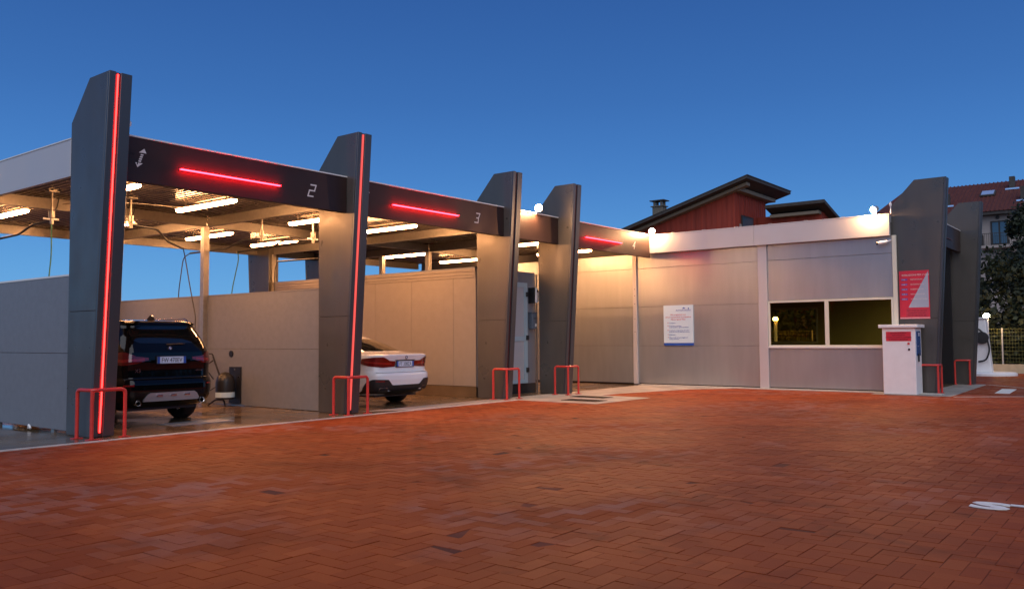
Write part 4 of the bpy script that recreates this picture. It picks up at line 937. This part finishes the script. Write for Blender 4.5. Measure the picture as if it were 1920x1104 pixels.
rl = MB().box(74.34, 74.38, 9.2, 11.5, 9.35, 9.40)
for y in np.arange(9.25, 11.5, .14): rl.box(74.35, 74.37, y, y+.025, 8.45, 9.36)
for x in np.arange(74.4, 75.5, .14): rl.box(x, x+.025, 11.44, 11.47, 8.45, 9.36)
rl.build('balcony_railing', 'shutter', ap)
MB().lathe((75.6, 10.45, 10.72), (-1, 0, 0), [(0, 0), (.14, 0), (.14, .12), (0, .14)], 14).build('wall_lamp', 'shutter', ap)

# ------------------------------------------------------------------ trees beyond the fence
def tree(x, y, h, r, label, m='leaf', n_=2600, cone=False, base=.0):
    t = thing('garden_tree', label, 'tree', (x, y, 0))
    tk = MB().tube([(x, y, -.05), (x+.05, y, h*.3), (x-.03, y+.04, h*.6), (x, y, h*.9)], [.16, .12, .07, .02], 8)
    for k_ in range(7):
        a = rng.random()*6.28; z = h*(.2+.08*k_); tk.tube([(x, y, z), (x+math.cos(a)*r*.35, y+math.sin(a)*r*.35, z+h*.07), (x+math.cos(a)*r*.75, y+math.sin(a)*r*.75, z+h*.12)], [.05, .035, .012], 5)
    tk.build('trunk', 'bark', t)
    # leaves sit in clumps so gaps and bright and dark sides show
    nc = 46; C_ = []
    for k_ in range(nc):
        zt = rng.random()**.8; a = rng.random()*6.28
        rr_ = r*((1-zt)**.75 if cone else math.sqrt(max(.05, 1-(2*zt-1)**2))*(.75+.4*rng.random()))*(.35+.65*math.sqrt(rng.random()))
        C_.append((x+math.cos(a)*rr_, y+math.sin(a)*rr_, base*h+.1+zt*(h*(1-base)-.1), r*(.22+.2*rng.random())*(1-.4*zt if cone else 1)))
    C_ = np.array(C_); idx = rng.integers(0, nc, n_); dv = rng.normal(size=(n_, 3)); dv /= np.linalg.norm(dv, axis=1)[:, None]
    P_ = C_[idx, :3]+dv*(C_[idx, 3]*(.55+.55*rng.random(n_)))[:, None]; P_[:, 2] = np.maximum(P_[:, 2], .05)
    u_ = rng.normal(size=(n_, 3)); u_ /= np.linalg.norm(u_, axis=1)[:, None]; w_ = np.cross(u_, dv+rng.normal(0, .5, (n_, 3))); w_ /= np.linalg.norm(w_, axis=1)[:, None]
    s1 = (.07+.07*rng.random(n_))[:, None]; s2 = s1*.55
    V_ = np.stack([P_-u_*s1, P_+w_*s2, P_+u_*s1, P_-w_*s2], 1).reshape(-1, 3)
    me = bpy.data.meshes.new('crown'); me.from_pydata(V_.tolist(), [], np.arange(n_*4).reshape(-1, 4).tolist()); me.materials.append(MT[m])
    o = bpy.data.objects.new('crown', me); COL.objects.link(o); o.parent = t; me.transform(Matrix.Translation((-x, -y, 0)))
for a in ((42.0, 6.9, 4.9, 1.1, 'narrow tree just right of the far right pylon, above the lamp', 'leaf2', 3600, True, 0),
          (43.5, 4.6, 7.0, 1.7, 'tall dark tree at the right edge hiding the apartment block corner', 'leaf', 7000, False, 0),
          (40.5, 4.9, 4.6, 1.9, 'broad dark bush tree behind the wire fence at the right edge', 'leaf', 7000, False, 0),
          (46.5, 4.2, 9.4, 1.2, 'tallest olive green tree rising in front of the apartment wall at the right edge', 'leaf2', 4500, False, .35),
          (41.0, 1.2, 6.5, 2.2, 'dark tree just past the right edge of the fence view', 'leaf', 5000, False, 0),
          (41.0, 9.2, 4.3, 1.7, 'dark tree behind the far right pylon', 'leaf', 4500, False, 0),
          (41.0, 12.0, 4.6, 1.8, 'dark tree in the middle of the window view', 'leaf', 6000, False, 0),
          (42.0, 15.0, 4.9, 2.0, 'tree behind the lamp in the window view', 'leaf2', 6000, False, 0),
          (41.5, 18.3, 4.6, 2.0, 'tree beyond the left end of the window view', 'leaf', 4000, False, 0)):
    tree(*a)
hg = MB(); 
hd = rng.random((9000, 3)); P_ = np.c_[37.8+hd[:, 0]*1.3, -4+hd[:, 1]*26, hd[:, 2]**.9*2.6]
u_ = rng.normal(size=(9000, 3)); u_ /= np.linalg.norm(u_, axis=1)[:, None]; w_ = np.cross(u_, rng.normal(size=(9000, 3))); w_ /= np.linalg.norm(w_, axis=1)[:, None]
V_ = np.stack([P_-u_*.14, P_+w_*.08, P_+u_*.14, P_-w_*.08], 1).reshape(-1, 3)
me = bpy.data.meshes.new('hedge'); me.from_pydata(V_.tolist(), [], np.arange(36000).reshape(-1, 4).tolist()); me.materials.append(MT['leaf'])
o = bpy.data.objects.new('hedge', me); COL.objects.link(o); tag(o, 'dark hedge growing right behind the wire fence', 'hedge', kind='stuff')

# unseen hedges added behind and left of camera, darkening reflections in paint and glass
def unseen_hedge(x0, x1, y0, y1, h, label, n_=16000):
    hd = rng.random((n_, 3)); P_ = np.c_[x0+hd[:, 0]*(x1-x0), y0+hd[:, 1]*(y1-y0), hd[:, 2]**.9*h*(.82+.18*np.sin(hd[:, 0]*40+hd[:, 1]*37))]
    u_ = rng.normal(size=(n_, 3)); u_ /= np.linalg.norm(u_, axis=1)[:, None]; w_ = np.cross(u_, rng.normal(size=(n_, 3))); w_ /= np.linalg.norm(w_, axis=1)[:, None]
    V_ = np.stack([P_-u_*.45, P_+w_*.28, P_+u_*.45, P_-w_*.28], 1).reshape(-1, 3)
    me = bpy.data.meshes.new('hedge'); me.from_pydata(V_.tolist(), [], np.arange(n_*4).reshape(-1, 4).tolist()); me.materials.append(MT['leaf2'])
    o = bpy.data.objects.new('hedge', me); COL.objects.link(o); tag(o, label, 'hedge', kind='stuff')
unseen_hedge(-24, 45, -24, -20, 6.5, 'added unseen dark hedge behind the viewer, for reflections')
unseen_hedge(-26, -22, -22, 40, 6.5, 'added unseen dark hedge on the far left, for reflections')
